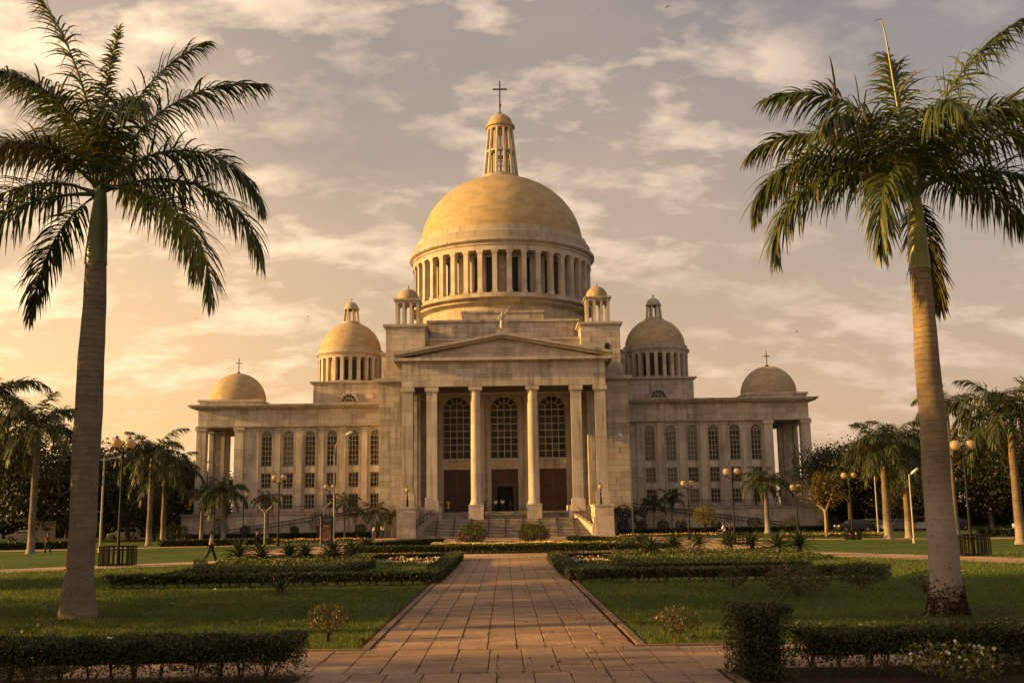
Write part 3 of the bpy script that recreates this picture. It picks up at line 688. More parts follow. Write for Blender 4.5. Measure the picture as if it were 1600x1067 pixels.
for i, x in enumerate(DX):
    dr = part('door', MB().box(x-1.78, x+1.78, 141.35, 141.5, 3.1, 8.73), WOOD)
    part('door_frame', MB().box(x-1.8, x-1.66, 141.1, 141.34, 3.1, 8.73).box(x+1.66, x+1.8, 141.1, 141.34, 3.1, 8.73).box(x-1.66, x+1.66, 141.1, 141.34, 8.55, 8.73), WOOD, parent=dr).location = (0, 0, 0)
    for q in (-1, 1):
        for (z0, z1) in ((3.35, 4.1), (4.3, 6.0), (6.2, 6.75), (6.9, 8.4)):
            if i == 1 and z0 < 6.4: continue
            if i == 1 and q: pass
            part('door_panel', MB().box(x+q*.82-.62, x+q*.82+.62, 141.29, 141.36, z0, z1).box(x+q*.82-.42, x+q*.82+.42, 141.25, 141.3, z0+.15, z1-.15), WOODP, parent=dr)
    if i == 1:
        part('doorway', MB().box(x-1.05, x+1.05, 141.30, 141.36, 3.1, 6.45), DARK, parent=dr)  # flat dark panel, its colour stands in for the unlit interior
        part('door_leaf', MB().box(x-1.62, x-1.1, 140.95, 141.3, 3.12, 6.5).box(x+1.1, x+1.62, 140.95, 141.3, 3.12, 6.5), WOODP, parent=dr)
    else:
        for q in (-.12, .12): part('handle', MB().tube([(x+q, 141.27, 4.6), (x+q, 141.2, 4.65), (x+q, 141.2, 5.1), (x+q, 141.27, 5.15)], .03, 6), BRONZE, parent=dr)
    part('plaque', MB().box(x-1.35, x+1.35, 140.9, 141.0, 9.0, 9.72), PLAQ if i < 2 else TRIM)
# ashlar facing: the largest 300 blocks by themselves, the rest joined
big_ = []
big_ += [('architrave', b_) for b_ in blocks(front(FY-.75), -12.93, 12.93, 18.78, 21.83, 1.75, .78)]
big_ += [('pediment', b_) for b_ in blocks(front(FY-.6), -12.0, 12.0, zt+.03, ty(0), 1.6, .6, top=lambda u: ty(u)-.08)]
big_ += [('attic_wall', b_) for b_ in blocks(front(143.1), -10.38, 10.38, 26.45, 29.25, 1.75, .72)]
for sg in (-1, 1):
    tx0, tx1 = sorted((sg*10.5, sg*15.7))
    big_ += [('tower' if sg < 0 else 'tower.001', b_) for b_ in blocks(front(137.45), tx0, tx1, 22.32, 27.58, 1.7, .76, [(13.6, 14.4, 23.2, 25.3)] if sg > 0 else ())]
    facing += blocks(right(tx1) if sg > 0 else left(tx0), 137.5, 143.9, 22.32, 27.58, 1.7, .76)
    facing += blocks(left(tx0) if sg > 0 else right(tx1), 137.5, 143.9, 22.32, 27.58, 1.7, .76)
own = {o.name: o for o in cath.children}
for i, (pn, (tf, a, b_, d0, d1, z0, z1)) in enumerate(big_):
    if i < 300: MB().box(a, b_, d0, d1, z0, z1, tf).build('stone_block', STONE_B, own[pn], off=CO)
    else: facing.append((tf, a, b_, d0, d1, z0, z1))
mb = MB()
for tf, a, b_, d0, d1, z0, z1 in facing: mb.box(a, b_, d0, d1, z0, z1, tf)
part('stone_facing', mb, STONE_B, kind='stuff')
# ---------------------------------------------------------------- vegetation materials
def leaf_mat(name, a, b2, trans=.25, rough=.55, dry=None):
    m = bpy.data.materials.new(name); m.use_nodes = True; t = N(m.node_tree)
    b = m.node_tree.nodes['Principled BSDF']; b.inputs['Roughness'].default_value = rough; b.inputs['Specular IOR Level'].default_value = .35
    g = t.n('ShaderNodeNewGeometry'); r_ = g.outputs['Random Per Island']; nz = t.noise(g.outputs['Position'], .9, 3, .6)
    f = t.m('ADD', t.m('MULTIPLY', r_, .6), t.m('MULTIPLY', t.ramp(nz, [(.3, 0), (.7, 1)]), .4))
    if 'grass' in name: f = t.m('ADD', t.m('MULTIPLY', f, .55), t.m('MULTIPLY', t.ramp(t.noise(g.outputs['Position'], .22, 5, .65), [(.35, 0), (.65, 1)]), .45))
    col = t.mix(f, a, b2)
    if dry: col = t.mix(t.ramp(t.m('FRACT', t.m('MULTIPLY', r_, 17.3)), [(1-dry[1]-.02, 0), (1-dry[1], 1)]), col, dry[0])
    t.t.links.new(col, b.inputs['Base Color'])
    tr = t.n('ShaderNodeBsdfTranslucent', {0: t.mix(1.0, col, (1.5, 1.35, .5), 'MULTIPLY')})
    mx = t.n('ShaderNodeMixShader', {0: trans, 1: b.outputs[0], 2: tr.outputs[0]})
    t.t.links.new(mx.outputs[0], m.node_tree.nodes['Material Output'].inputs[0]); return m
FROND = leaf_mat("palm_frond", (.030, .048, .010), (.085, .105, .022), .22, .42, ((.20, .13, .05), .05))
FROND_DRY = leaf_mat("palm_frond_drying", (.040, .046, .012), (.095, .070, .024), .22, .5)
FROND_S = leaf_mat("small_palm_frond_shaded", (.022, .034, .008), (.060, .070, .017), .2, .5, ((.13, .085, .03), .05))  # darker copy of the frond green: shade on these palms put into the colour
HEDGE = leaf_mat("hedge_leaf", (.022, .034, .009), (.060, .068, .016), .15, .5, ((.13, .09, .03), .03))
TREEL = leaf_mat("tree_leaf", (.015, .022, .006), (.046, .050, .012), .08, .65)
TREEW = leaf_mat("sun_tinted_leaf", (.050, .042, .012), (.115, .080, .022), .3, .5)  # orange of the low sun put into the leaf colour
BUSHL = leaf_mat("bush_leaf", (.065, .068, .012), (.19, .155, .024), .35, .5)
ROSE = leaf_mat('rose_leaf', (.040, .042, .014), (.11, .085, .028), .25, .5)
COVER = leaf_mat("ground_cover_leaf", (.030, .048, .010), (.10, .115, .028), .2, .5, ((.16, .12, .05), .05))
AGAVE = leaf_mat("agave_leaf", (.024, .038, .011), (.062, .076, .024), .1, .45)
PALEAG = leaf_mat("pale_agave_leaf", (.22, .20, .10), (.34, .30, .18), .1, .45)
def petal(name, a, b2): return leaf_mat(name, a, b2, .3, .6)
YELL, ORAN, WHIT, PINK = petal("yellow_petal", (.55, .38, .03), (.75, .58, .10)), petal("orange_petal", (.55, .20, .03), (.70, .42, .07)), petal("white_petal", (.6, .55, .42), (.75, .70, .58)), petal("pink_petal", (.45, .10, .10), (.6, .28, .22))
def bark(name, a, b2, ring=None, white=None):
    m, t, b = mat(name, .85, .2)
    oc = t.n('ShaderNodeTexCoord').outputs['Object']; q = t.n('ShaderNodeSeparateXYZ', {0: oc}).outputs
    n1 = t.noise(oc, 2.2, 6, .65); n2 = t.noise(t.n('ShaderNodeMapping', {0: oc, 3: (9, 9, 1.2)}).outputs[0], 1.0, 5, .65)
    col = t.mix(t.ramp(n1, [(.3, 0), (.7, 1)]), a, b2); hgt = t.m('MULTIPLY', n2, .5)
    if ring:
        zz = t.m('MULTIPLY', t.m('ADD', q[2], t.m('MULTIPLY', n1, .26)), ring)
        rg = t.m('MAXIMUM', t.ramp(t.m('FRACT', zz), [(0, 0), (.10, 1), (.9, 1), (1, 0)]), t.ramp(t.noise(oc, 3.1, 4, .6), [(.42, .0), (.62, .85)]))
        sc = t.n('ShaderNodeMath', {0: q[2], 1: 3.0, 2: 6.5}, operation='SMOOTH_MIN').outputs[0]
        fade = t.n('ShaderNodeMapRange', {0: q[2], 1: .5, 2: 7.0, 3: .35, 4: 1.0}).outputs[0]
        col = t.mix(t.m('MULTIPLY', t.m('SUBTRACT', 1.0, rg), t.m('MULTIPLY', fade, .75)), col, tuple(x*.45 for x in a))
        hgt = t.m('ADD', hgt, t.m('MULTIPLY', rg, fade))
    if white:
        lim = t.m('ADD', q[2], t.m('MULTIPLY', t.m('SUBTRACT', n1, .5), 1.6))
        col = t.mix(t.ramp(lim, [(white*.1, .8), (white*.13, 0)]) if False else t.n('ShaderNodeMapRange', {0: lim, 1: white, 2: white+.9, 3: .34, 4: 0.0}, interpolation_type='SMOOTHSTEP').outputs[0], col, (.42, .38, .33))
    spots = t.ramp(t.noise(oc, 6.0, 4, .7), [(.60, 0), (.68, 1)])
    low = t.n('ShaderNodeMapRange', {0: q[2], 1: .3, 2: 6.0, 3: .9, 4: .05}).outputs[0]
    col = t.mix(t.m('MULTIPLY', spots, low), col, (.05, .035, .025))
    setc(t, b, col, hgt, .5, .03); return m
PTRUNK = bark("palm_trunk", (.13, .10, .075), (.235, .19, .145), 5.5)
PTRUNKW = bark("palm_trunk_pale", (.14, .10, .068), (.255, .19, .128), 6.5, 2.6)
PSMALL = bark("small_palm_trunk", (.10, .072, .05), (.19, .145, .10), 4.0, 1.0)
SHAFT = plain("palm_crownshaft", (.14, .15, .018), .35, .4, 0, .3, 1.2)
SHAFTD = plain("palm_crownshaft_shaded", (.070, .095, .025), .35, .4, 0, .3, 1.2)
BARK = bark("tree_bark", (.06, .045, .032), (.12, .09, .065))
BARKP = bark("pale_tree_bark", (.20, .15, .10), (.32, .25, .17))
FIBRE = plain("root_boot", (.06, .035, .022), .95, .1, 0, .6, 12)

# ---------------------------------------------------------------- palms
def frond_arr(L, n, e0, droop, ll, seg=4, wid=.042, seed=0, p=1.25, hang=.9, start=.14):
    g = np.random.default_rng(seed); K = 40
    s = np.linspace(0, 1, K); el = np.radians(e0 - droop*s**p); ds = L/(K-1)
    sway = np.cumsum(np.sin(s*3+seed)*.02)*ds*6
    X = np.concatenate([[0], np.cumsum(np.cos(el[:-1])*ds)]); Z = np.concatenate([[0], np.cumsum(np.sin(el[:-1])*ds)])
    spine = np.stack([X, sway, Z], 1)
    t = np.repeat(np.linspace(start, .995, n), 2) + g.uniform(-.003, .003, 2*n); t = np.clip(t, 0, 1)
    side = np.tile([1., -1.], n)
    P = np.stack([np.interp(t, s, spine[:, i]) for i in range(3)], 1)
    e_ = np.interp(t, s, el); T = np.stack([np.cos(e_), 0*e_, np.sin(e_)], 1); Nn = np.stack([-np.sin(e_), 0*e_, np.cos(e_)], 1); Sd = np.stack([0*e_, side, 0*e_], 1)
    al = np.radians(72 - 52*t**1.5 + g.normal(0, 7, 2*n)); be = np.radians(g.choice([-22, 12, 42], 2*n) + g.normal(0, 10, 2*n))
    D = T*np.cos(al)[:, None] + (Sd*np.cos(be)[:, None] + Nn*np.sin(be)[:, None])*np.sin(al)[:, None]
    ln = ll*np.interp(t, [0, start, .3, .6, .85, 1], [.5, .55, .95, 1, .75, .42])*g.uniform(.82, 1.1, 2*n)
    q = np.linspace(0, 1, seg+1)
    hg = hang*g.uniform(.6, 1.25, 2*n)
    pts = []; d = D.copy(); c = P.copy(); pts.append(c.copy())
    for k in range(seg):
        d = d + np.array([0, 0, -1.])*(hg*(.38 if k else .2)*4/seg)[:, None]; d /= np.linalg.norm(d, axis=1)[:, None]
        c = c + d*(ln/seg)[:, None]; pts.append(c.copy())
    Wd = np.cross(D, Nn); Wd = T*.8 + .25*Nn + .1*g.normal(size=(2*n, 3)); Wd -= D*np.sum(Wd*D, 1)[:, None]; Wd /= np.linalg.norm(Wd, axis=1)[:, None]
    wq = np.interp(q, [0, .25, .6, 1], [.55, 1, .8, .12])*wid/2
    V = []
    for k in range(seg+1): V += [pts[k]-Wd*wq[k], pts[k]+Wd*wq[k]]
    V = np.stack(V, 1); m_ = 2*(seg+1); base = np.arange(2*n)[:, None, None]*m_
    F = np.array([[2*k, 2*k+1, 2*k+3, 2*k+2] for k in range(seg)])[None] + base
    Vl = V.reshape(-1, 3); Fl = F.reshape(-1, 4)
    # rachis: square tube
    rr = np.interp(s, [0, .12, 1], [.065, .036, .006])*L/4.8; N2 = np.stack([-np.sin(el), 0*el, np.cos(el)], 1); S2 = np.array([0, 1., 0])
    Vr = np.stack([spine+N2*rr[:, None], spine+S2*rr[:, None], spine-N2*rr[:, None], spine-S2*rr[:, None]], 1).reshape(-1, 3)
    Fr = np.array([[4*i+j, 4*i+(j+1) % 4, 4*i+4+(j+1) % 4, 4*i+4+j] for i in range(K-1) for j in range(4)])
    return np.concatenate([Vl, Vr]), np.concatenate([Fl, Fr+len(Vl)])
def trunk_obj(root, prof, m, lean=(0, 0), n=28, name='trunk', seed=0):
    mb = MB(); zs = [z for r, z in prof]; z1 = zs[-1]
    pts = []; rad = []
    k = 44
    for i in range(k+1):
        z = zs[0]+(z1-zs[0])*i/k; f = (z-zs[0])/(z1-zs[0]+1e-6)
        pts.append((lean[0]*math.sin(f*PI)+.012*math.sin(z*2+seed), lean[1]*f, z)); rad.append(float(np.interp(z, zs, [r for r, _ in prof])))
    mb.tube(pts, rad, n); gg = random.Random(seed+int(z1*10)); ph = [gg.uniform(0, 6) for _ in range(6)]
    for i, (X, Y, Z) in enumerate(mb.v):
        a = math.atan2(Y, X); w_ = .018*math.sin(2*a+ph[0]+Z*.5)+.012*math.sin(3*a+ph[1]-Z*1.3)+.014*math.sin(Z*2.7+ph[2])+.010*math.sin(Z*6.1+a+ph[3])
        if Z-zs[0] < .5: w_ += (.5-Z+zs[0])*.10*math.sin(7*a+ph[4])
        mb.v[i] = (X*(1+w_), Y*(1+w_), Z)
    return mb.build(name, m, root, smooth=True)
def big_palm(label, x, y, prof, shaft, fronds, tm, sm, seed):
    p = thing('royal_palm', label, 'palm tree', (x, y, 0), 0, 'royal palms of the garden')
    trunk_obj(p, prof, tm, seed=seed); trunk_obj(p, shaft, sm, n=24, name='crownshaft', seed=seed)
    for z in np.arange(shaft[0][1]-1.0, shaft[0][1], .16): pass
    zc = shaft[-1][1]-.25
    for i, (az, e0, dr, L, ll, dry) in enumerate(fronds):
        V, F = frond_arr(L*1.06, 118, e0-1, dr*1.02, ll*1.5, 5, .060, seed*50+i, hang=1.25)
        link('frond', np_mesh('frond', V, F, FROND_DRY if dry else FROND), p, (0.12*math.cos(R(az)), .12*math.sin(R(az)), zc+rnd.uniform(-.12, .25)), R(az))
    return p
LF = [(0, 44, 114, 5.2, 1.05, 0), (-8, 20, 100, 5.6, 1.0, 0), (-30, -10, 70, 5.8, .95, 0), (188, -2, 90, 5.7, .95, 0), (150, -14, 66, 4.6, .85, 0), (172, 26, 90, 5.3, 1.0, 0), (188, 46, 100, 5.5, 1.05, 0),
      (178, 88, 36, 6.4, .85, 0), (4, 76, 84, 5.9, .95, 0), (90, 90, 8, 5.0, .35, 0), (170, 78, 70, 5.8, .85, 0), (20, 84, 50, 5.4, .8, 0), (232, 46, 138, 4.6, .85, 1), (-60, 66, 110, 4.6, .95, 0), (95, 62, 100, 4.8, .95, 0),
      (140, 68, 80, 5.0, .95, 0), (250, 70, 96, 4.6, .9, 0), (60, 20, 110, 4.3, .95, 0)]
big_palm('tall royal palm on the left lawn with smooth grey trunk and wide flared foot', -11.78, 29.4,
         [(.53, 0), (.50, .12), (.43, .55), (.38, 1.1), (.355, 2.2), (.375, 4.5), (.385, 6.0), (.34, 8.2), (.285, 9.95)], [(.31, 9.95), (.30, 10.4), (.24, 11.3), (.18, 12.0), (.15, 12.35)], LF, PTRUNK, SHAFTD, 3)
RF = [(180, 48, 124, 4.9, .95, 0), (186, 22, 108, 4.9, .95, 0), (228, 22, 124, 4.4, .85, 0), (176, 84, 100, 5.0, .9, 0), (100, 88, 26, 4.4, .8, 0), (3, 82, 54, 5.6, .85, 0), (172, 62, 100, 4.6, .9, 0),
      (-4, 48, 74, 5.4, .95, 0), (-8, 26, 106, 5.3, .95, 0), (28, 34, 90, 5.0, .95, 0), (60, -30, 58, 3.4, .7, 1), (-88, 66, 112, 4.1, .85, 0), (-48, 62, 100, 4.4, .9, 0), (215, 62, 108, 4.4, .9, 0),
      (130, 56, 95, 4.8, .9, 0), (75, 60, 90, 4.8, .9, 0), (20, 66, 70, 4.8, .9, 0)]
rp = big_palm('tall royal palm on the right lawn, sunlit ringed trunk with scabbed dark foot', 10.9, 26.3,
         [(.50, 0), (.47, .12), (.41, .4), (.37, .9), (.35, 1.8), (.34, 4.0), (.33, 5.1), (.29, 7.3), (.248, 8.75)], [(.27, 8.75), (.26, 9.2), (.21, 10.0), (.165, 10.7), (.14, 11.0)], RF, PTRUNKW, SHAFT, 5)
MB().tube([(0, 0, 10.8), (-.2, 0, 12.8), (-.42, 0, 15.3), (-.5, 0, 15.75), (-.68, 0, 15.7)], [.05, .04, .024, .016, .008], 6).build('spear_leaf', SHAFTD, rp)
for nm, cx, cy, rr_ in (('worn_soil', -11.7, 29.3, 1.25), ('worn_soil', 10.9, 26.2, 1.9)):
    pts = [(cx+rr_*(1+.25*math.sin(3*a+cx)+.15*math.sin(7*a))*math.cos(a)*1.5, cy+rr_*(1+.25*math.sin(3*a+cx)+.15*math.sin(7*a))*math.sin(a)) for a in [2*PI*k/40 for k in range(40)]]
    sheet(nm, pts, .007, SOIL)
# rough fibre boot at the right palm's foot
P = rng.normal(size=(2600, 3)); a_ = rng.uniform(0, 2*PI, 2600); z_ = np.abs(rng.normal(0, .30, 2600)); r_ = np.interp(z_, [0, .12, .4, .9], [.50, .47, .41, .37])+.03*rng.random(2600)
V, F = leaf_quads(np.stack([r_*np.cos(a_), r_*np.sin(a_), z_], 1), .09, .5); link('root_boot', np_mesh('root_boot', V, F, FIBRE), rp)
# shared fronds for the smaller palms
FP = [np_mesh('frond', *frond_arr(3.4, 52, e0, dr, 1.0, 4, .065, 100+i, hang=1.2), FROND_S) for i, (e0, dr) in enumerate([(72, 70), (55, 98), (40, 112), (22, 112), (4, 95), (62, 105), (-14, 70)])]
def palm(label, x, y, zc, L, rad, seed, nf=18, shaft=True, group='smaller palms round the garden', lean=(0, 0), dens=1, tm=None):
    g = random.Random(seed); p = thing('palm_tree', label, 'palm tree', (x, y, 0), g.uniform(0, 6.28), group)
    sh = .14*zc if shaft else .05
    rad *= .86; trunk_obj(p, [(rad*1.5, 0), (rad*1.12, .35), (rad, zc*.35), (rad*.8, zc-sh)], tm or PSMALL, lean, 14, seed=seed)
    if shaft: trunk_obj(p, [(rad*.85, zc-sh), (rad*.75, zc-sh*.5), (rad*.45, zc+.1)], SHAFTD, (0, 0), 12, 'crownshaft', seed)
    sc = L/3.4
    for k in range(nf):
        az = 2*PI*(k*.382)+g.uniform(-.2, .2); j = [0, 5, 1, 1, 2, 2, 3, 3, 4, 6][min(9, int(10*k/nf))]
        o = link('frond', FP[j], p, (lean[0]*0, lean[1], zc-.1+g.uniform(-.1, .1)), az, sc*g.uniform(.88, 1.12))
    return p
for i, (lab, x, y, zc, L, rad, nf) in enumerate([
    ('mid-sized palm on the left lawn, left of the tall palm trunk', -39.9, 89, 10.6, 5.0, .33, 20),
    ('palm at the far left edge with its crown against the dark trees', -47.0, 95, 13.8, 5.2, .34, 18),
    ('slim palm behind the left lamp with raised young fronds', -37.8, 112, 9.4, 4.5, .32, 22),
    ('lower palm beside the raised-frond palm with bushy drooping crown', -38.6, 119, 7.6, 4.7, .32, 22),
    ('short palm with pale trunk before the left loggia', -30.2, 113, 5.3, 3.3, .24, 20),
    ('small palm before the left wing windows, next to the Y-shaped post', -30.5, 135, 5.0, 2.3, .2, 14),
    ('dark palm with trunk behind the left loggia palm', -34.0, 118, 5.3, 2.6, .22, 15),
    ('full palm with arching fronds before the right loggia', 31.4, 126, 5.9, 3.8, .36, 16),
    ('palm with swollen sunlit trunk on the right lawn', 34.2, 94, 7.6, 4.5, .40, 22),
    ('large palm at the right edge, long drooping fronds', 37.2, 76, 9.2, 5.4, .36, 20),
    ('palm half hidden behind the tall right palm', 37.2, 97, 8.2, 4.6, .34, 22),
    ('distant palm rising above the right tree line', 47.2, 110, 13.0, 4.2, .3, 16)]):
    palm(lab, x, y, zc, L, rad, 40+i, nf)
for i, (lab, x, y, zc, L, rad, ln) in enumerate([
    ('dark bushy garden palm left of the steps under the wing windows', -21.0, 137.5, 4.4, 2.3, .13, (.1, 0)), ('thin leaning palm beside the clipped ball left of the steps', -19.0, 135.5, 3.2, 1.9, .1, (.3, .0)),
    ('slim spreading garden palm near the left flank wall', -16.6, 134, 3.1, 2.2, .09, (.2, 0)), ('upright fan-like palm at the left flank wall', -14.3, 133.2, 2.6, 2.2, .12, (0, 0)),
    ('low garden palm next to the right plinth', 14.3, 134, 2.7, 1.9, .1, (0, 0)), ('drooping garden palm beside the right flank wall', 16.3, 134.3, 2.5, 2.0, .1, (.1, 0)),
    ('thin-stemmed palm below the right ramp', 19.6, 139, 3.7, 2.2, .1, (0, 0)), ('taller thin-stemmed palm below the right ramp', 22.1, 139.3, 4.4, 2.4, .11, (0, 0))]):
    palm(lab, x, y, zc, L, rad, 80+i, 13, False, 'slender palms at the foot of the cathedral', ln)

# ---------------------------------------------------------------- trees
def limb(mb, p, d, L, r, g, depth):
    pts = [p]; rad = [r]; q = Vector(p); v = Vector(d).normalized(); ends = []
    for i in range(4):
        v = (v+Vector((g.uniform(-.25, .25), g.uniform(-.25, .25), g.uniform(-.05, .2)))).normalized(); q = q+v*L/4; pts.append(tuple(q)); rad.append(r*(1-.15*(i+1)))
    mb.tube(pts, rad, 7 if depth else 6)
    if depth == 0: return [q]
    for k in range(3):
        a = g.uniform(0, 2*PI); ends += limb(mb, pts[-1-k % 2], v+Vector((math.cos(a), math.sin(a), .25))*.85, L*.62, r*.5, g, depth-1)
    return ends
def tree_mesh(h, rw, th, leaf, nclump, per, m, bm, seed, flat=1.0):
    g = random.Random(seed); r2 = np.random.default_rng(seed); mb = MB(); ends = []
    mb.tube([(0, 0, 0), (.08, 0, th*.5), (.05, .1, th)], [.045*h*.55, .026*h, .022*h], 9)
    for k in range(5):
        a = 2*PI*k/5+g.uniform(-.4, .4); ends += limb(mb, (.05, .1, th*g.uniform(.8, 1.0)), (math.cos(a), math.sin(a), g.uniform(.5, 1.6)), (h-th)*.5, .013*h, g, 1)
    zc = (h+th*.8)/2; rz = (h-th*.8)/2
    C_ = r2.normal(size=(nclump, 3)); C_ /= np.linalg.norm(C_, axis=1)[:, None]; C_ *= (r2.random(nclump)**.35)[:, None]
    C_ = C_*[rw, rw, rz*flat]*(.90+.26*noise3(C_*2, 2.0, seed))[:, None]+[0, 0, zc]
    C_ = np.concatenate([C_, np.array([[e.x, e.y, e.z] for e in ends])]); n_ = len(C_)
    cr = r2.uniform(.09, .2, n_)*rw
    P = np.repeat(C_, per, 0)+r2.normal(size=(n_*per, 3))*np.repeat(cr, per)[:, None]*[1, 1, .75]
    V, F = leaf_quads(P, leaf, .6, .15, r2)
    return mb.mesh('trunk', bm, True), np_mesh('crown', V, F, m)
TP = [tree_mesh(14, 6.4, 1.9, .36, 150, 100, TREEL, BARK, 1), tree_mesh(15, 7.2, 2.2, .38, 160, 100, TREEL, BARK, 2), tree_mesh(12, 7.4, 4.0, .34, 130, 95, TREEL, BARK, 3, .6), tree_mesh(12, 5.2, 1.6, .34, 120, 95, TREEL, BARK, 4)]
def tree(label, x, y, k, s, group='dark trees round the garden', sx=1.0):
    t = thing('tree', label, 'tree', (x, y, 0), rnd.uniform(0, 6.28), group); t.scale = (s*sx, s*sx, s)
    link('trunk', TP[k][0], t); link('crown', TP[k][1], t); return t
for lab, x, y, k, s in [
    ('dark tree filling the far left edge behind the edge palm', -72, 140, 1, 1.25), ('dark tree between the far left palms', -60, 134, 0, 1.12), ('dark tree behind the tall left palm trunk', -58, 152, 1, 1.0), ('dark tree behind the white signboard', -69, 166, 3, 1.05),
    ('dark tree behind the left double lamp', -50, 140, 0, .92), ('dark tree behind the white parked car', -57, 176, 1, .95), ('dark tree behind the raised-frond palm', -49, 158, 3, .98), ('dark tree nearest the left loggia', -50, 176, 2, 1.0),
    ('tall dark tree at the left frame edge behind the car park', -86, 170, 1, 1.15), ('low dark tree behind the lower bushy palm', -45.5, 134, 3, .62)]: tree(lab, x, y, k, s, 'dark trees left of the cathedral')
for lab, x, y, k, s in [
    ('spreading flat-topped tree beside the right loggia', 45.5, 138, 2, 1.02), ('dark tree behind the swollen-trunk palm', 51, 141, 0, .92), ('dark tree behind the tall right palm', 59, 158, 1, .98), ('dark tree right of the tall right palm', 63, 136, 0, 1.0),
    ('dark tree behind the right double lamp', 71, 146, 1, 1.02), ('dark tree behind the right edge palm', 66, 118, 3, .95), ('dark tree at the right frame edge', 78, 130, 0, 1.05), ('low dark tree right of the loggia base', 49, 128, 3, .62),
    ('far dark tree behind the right car park', 88, 172, 1, 1.15), ('bushy dark tree behind the parked cars', 55, 172, 0, 1.0)]: tree(lab, x, y, k, s, 'dark trees right of the cathedral')
wt = tree_mesh(7.0, 2.3, 2.7, .26, 46, 40, TREEW, BARKP, 11)
t = thing('tree', 'small leafy tree tinted as if sunlit orange, with pale stem beside the right podium', 'tree', (32.3, 106, 0)); link('trunk', wt[0], t); link('crown', wt[1], t)
def woods(x0, x1, y0, y1, h, n_, seed):
    g = np.random.default_rng(seed); C_ = np.stack([g.uniform(x0, x1, n_), g.uniform(y0, y1, n_), 0*g.random(n_)], 1); hh = h*g.uniform(.55, 1.1, n_)
    P = np.repeat(C_, 60, 0)+g.normal(size=(n_*60, 3))*[2.6, 2.6, 0]; P[:, 2] = np.repeat(hh, 60)*np.abs(1-np.abs(g.normal(0, .42, n_*60)))+.3
    V, F = leaf_quads(P, 1.0, .7, .1, g); o = link('distant_woods', np_mesh('distant_woods', V, F, TREEL)); o['kind'] = 'stuff'
woods(-210, -62, 178, 215, 15, 190, 1); woods(62, 210, 165, 205, 14, 190, 2); woods(-62, -48, 182, 200, 10, 24, 3); woods(48, 64, 178, 196, 10, 24, 4)
# trees beyond the left edge of the frame, whose shade lies over the lawns
for lab, x, y, k, s in [('shade tree beyond the left lawn, nearest the camera', -28, 11.5, 0, 1.0), ('shade tree beyond the left lawn, opposite the tall palm', -28, 30.3, 1, 1.0), 
                        ('shade tree beyond the left lawn, farthest', -37, 44, 0, .95), ('shade tree beside the camera on the left', -28, -2, 1, 1.0)]:
    tree(lab, x, y, k, s, 'trees beyond the left lawn')
ut = tree_mesh(15, 5.2, 10.6, .42, 70, 90, TREEL, BARK, 21)  # added out of view: crown shades the right palm trunk, light passes below
t = thing('tree', 'unseen umbrella tree with a bare trunk, added for its shade, beyond the left lawn', 'tree', (-28, 22.4, 0), 0, 'trees beyond the left lawn'); link('trunk', ut[0], t); link('crown', ut[1], t)

